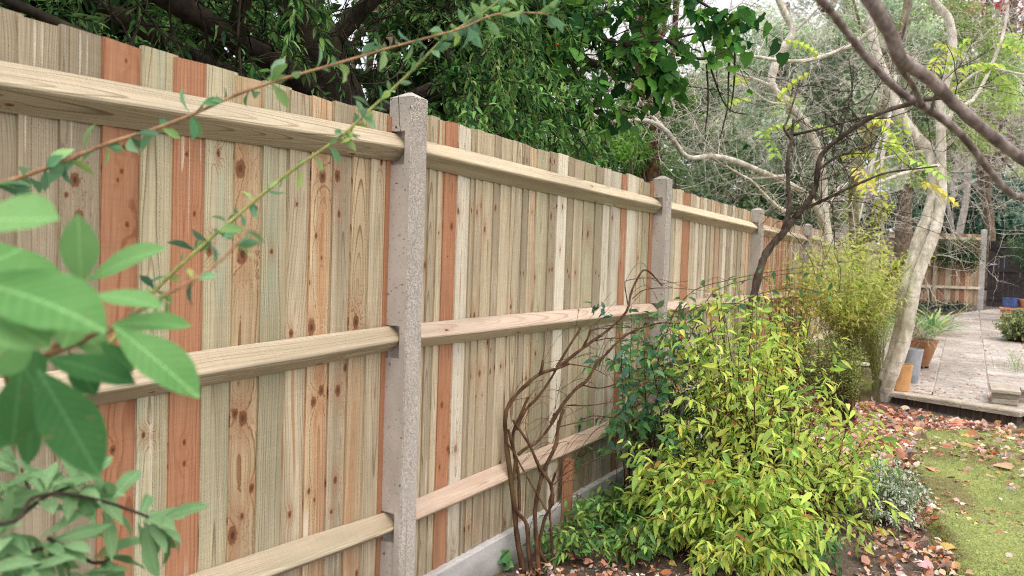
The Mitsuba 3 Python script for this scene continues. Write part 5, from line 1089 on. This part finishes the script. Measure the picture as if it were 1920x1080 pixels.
RT = _r * math.cos(_ro) + _u * math.sin(_ro)
back_tree('ivy_tree', 'broad tree wrapped in pale variegated ivy filling the gap beyond the third concrete post', (-0.347,15.623,1.408), 6.6, blob(g, 170, (-0.508,15.670,4.833), (1.9, 1.4, 2.6)), .42, 215, (.06, .115), .62, IVG, 'mat_bark_tree', .2, 411, tw=45)
back_tree('ivy_tree', 'second ivy clad tree with fresher green leaves, further right behind the crossing trunks', (0.616,19.143,1.442), 7.5, blob(g, 140, (0.715,19.395,5.956), (1.9, 1.4, 2.5)), .45, 195, (.07, .125), .62, [(3, lin(190, 212, 128)), (3, lin(152, 188, 112)), (2, lin(214, 226, 156)), (1, lin(104, 142, 90))], 'mat_bark_tree', .2, 412, tw=45)
back_tree('brown_tree', 'brown trunked tree with light green creeper growing behind the second concrete post', (-1.421,8.545,2.020), 4.6, np.concatenate([blob(g, 36, (-1.607,8.475,3.045), (.3, .3, .6)), blob(g, 22, (-1.287,8.679,3.251), (.25, .3, .8)), blob(g, 26, (-1.810,7.871,2.779), (.6, .5, .25))]), .2, 70, (.05, .09), .4, [(3, lin(120, 168, 80)), (2, lin(150, 190, 96)), (2, lin(96, 136, 76))], 'mat_bark_brown', .13, 413, tw=50)
k = thing('hedge', 'tangled twiggy hedge with dark leaves just behind the fence at the third concrete post', 'hedge')
g = rng(421)
hc = np.concatenate([blob(g, 60, (-1.565,11.422,2.808), (1.1, 1.6, .75)), blob(g, 40, (-0.802,13.633,2.511), (1.0, 1.4, .6)), blob(g, 60, (-1.3, 9.5, 1.9), (.7, 2.2, .75)), blob(g, 60, (-1.2, 13.0, 1.9), (.7, 2.5, .9))])
crown(k, g, hc, .36, 120, (.06, .11), .55, [(3, lin(88, 116, 80)), (2, lin(60, 86, 64)), (2, lin(136, 156, 112)), (1, lin(120, 110, 90))], LEAF1, tone=.3)
limbs(k, [(.03, .012, [(-1.2 + .2 * g.normal(), y, -.2), (-1.2, y + .2, 1.2), (-1.2 + .2 * g.normal(), y + .3 * g.normal(), 2.6)]) for y in np.linspace(7.5, 15, 12)], 'mat_bark_tree', 'stem', 6, trunk=0)
twiggery(k, g, hc[hc[:, 2] > 1.7], 170, .8, .006, 'mat_twig_grey', 2, 4, .3)
back_tree('holly_tree', 'dense bluish green broad leaved evergreen behind the short far fence', (1.553,27.923,1.468), 4.2, blob(g, 130, (1.359,28.491,3.831), (2.1, 1.6, 1.25)), .5, 130, (.13, .22), .55, HOL, 'mat_bark_dark', .2, 414, tone=.3)
back_tree('holly_tree', 'darker evergreen bush behind the fence at the foot of the bare pink twigs', (-1.044,20.472,1.375), 3.0, blob(g, 70, (-1.114,20.492,2.870), (1.6, 1.2, .8)), .45, 120, (.1, .18), .55, DKG, 'mat_bark_dark', .15, 415)
back_tree('brown_hedge_tree', 'dull brown leaved tree in shade above the dark gate', (3.271,31.319,1.532), 4.4, blob(g, 90, (3.245,31.398,3.768), (1.6, 1.2, 1.4)), .45, 120, (.12, .2), .6, BRN, 'mat_bark_dark', .2, 416)
back_tree('red_leaved_tree', 'tall tree with sparse pinkish red leaves at the top right corner', (2.432,28.462,1.502), 10.5, np.concatenate([blob(g, 26, (1.877,28.489,10.170), (1.6, 1.4, .7)), blob(g, 8, (2.361,28.746,9.243), (.9, .7, .4))]), .4, 46, (.12, .2), .6, RED, 'mat_bark_tree', .2, 417, tw=60)
back_tree('bare_tree', 'tall grey bare twigged tree behind the dark gate at the right edge', (2.344,23.718,1.505), 7.5, np.concatenate([col_at(g, 1780, 1960, -40, 420, 19, 21, 30)]), .4, 8, (.1, .16), .5, OLV, 'mat_bark_tree', .16, 418, tw=90)
back_tree('bare_tree', 'grey bare twigged tree with a twin forked stem rising behind the short far fence', (1.592,24.990,0.857), 7, col_at(g, 1740, 1900, 60, 400, 21, 23, 30), .4, 10, (.1, .16), .5, IVG, 'mat_twig_grey', .14, 419, tw=50)
back_tree('bare_tree', 'grey twiggy tree beyond the fence with pale sky showing through, left of the crooked branch', (-3.159,11.014,2.335), 5.5, col_at(g, 1060, 1330, 40, 320, 11, 13.5, 34), .4, 6, (.08, .12), .5, OLV, 'mat_twig_grey', .1, 420, tw=45)
back_tree('bare_tree', 'pinkish grey twiggy shrubby tree just over the fence beside the slender dark tree', (0.187,13.019,1.433), 3.2, col_at(g, 1500, 1660, 370, 470, 11, 13, 22), .3, 6, (.06, .1), .5, BRN, 'mat_twig_grey', .06, 422, tw=50)
back_tree('olive_tree', 'tall olive green tree closing the view behind the bare twigs at the far right', (2.446,40.194,1.488), 11, blob(g, 150, (1.919,42.521,8.691), (4.6, 2.5, 4.0)), .8, 110, (.13, .24), .6, OLV, 'mat_bark_tree', .25, 423, tw=40)
back_tree('olive_tree', 'tall grey green tree far behind the ivy clad trees', (-4.214,31.427,1.235), 11, blob(g, 150, (-5.699,31.991,8.288), (4.4, 2.5, 4.0)), .8, 130, (.13, .22), .6, IVG, 'mat_bark_tree', .25, 424, tw=40)
back_tree('olive_tree', 'tall dull green tree beyond the bare twigs behind the second post', (-7.437,22.464,2.151), 8, blob(g, 90, (-7.029,22.874,5.953), (3.4, 2.0, 2.2)), .7, 120, (.1, .18), .6, OLV + DKG, 'mat_bark_tree', .22, 425, tw=40)
back_tree('green_tree', 'light green leafy tree glimpsed through the dark evergreen, beyond the nearest fence panel', (-7.5, 3.0, 0), 6, np.concatenate([blob(g, 90, (-7, 2.0, 3.2), (1.3, 3.0, 1.6))]), .5, 90, (.09, .16), .6, [(3, lin(130, 166, 84)), (2, lin(168, 190, 104)), (2, lin(92, 130, 70))], 'mat_bark_tree', .2, 426)
back_tree('green_tree', 'shaded green tree behind the evergreen and the hanging ivy', (-5.0, 8.2, 0), 6, np.concatenate([blob(g, 80, (-5.0, 8.0, 2.7), (1.3, 1.8, 1.4))]), .5, 90, (.08, .15), .6, DKG + [(2, lin(120, 150, 92))], 'mat_bark_tree', .2, 427)
back_tree('green_tree', 'broad green tree standing right of the bare trunks, past the gate', (4.957,29.978,0.912), 6, blob(g, 80, (4.624,29.941,4.857), (1.7, 1.5, 2.4)), .5, 90, (.13, .2), .6, OLV, 'mat_bark_tree', .2, 428)
for kk in [q for q in scene if isinstance(scene[q], dict) and scene[q].get('type') == 'ply' and '__' not in q and q not in labels]: raise SystemExit('unlabelled ' + kk)
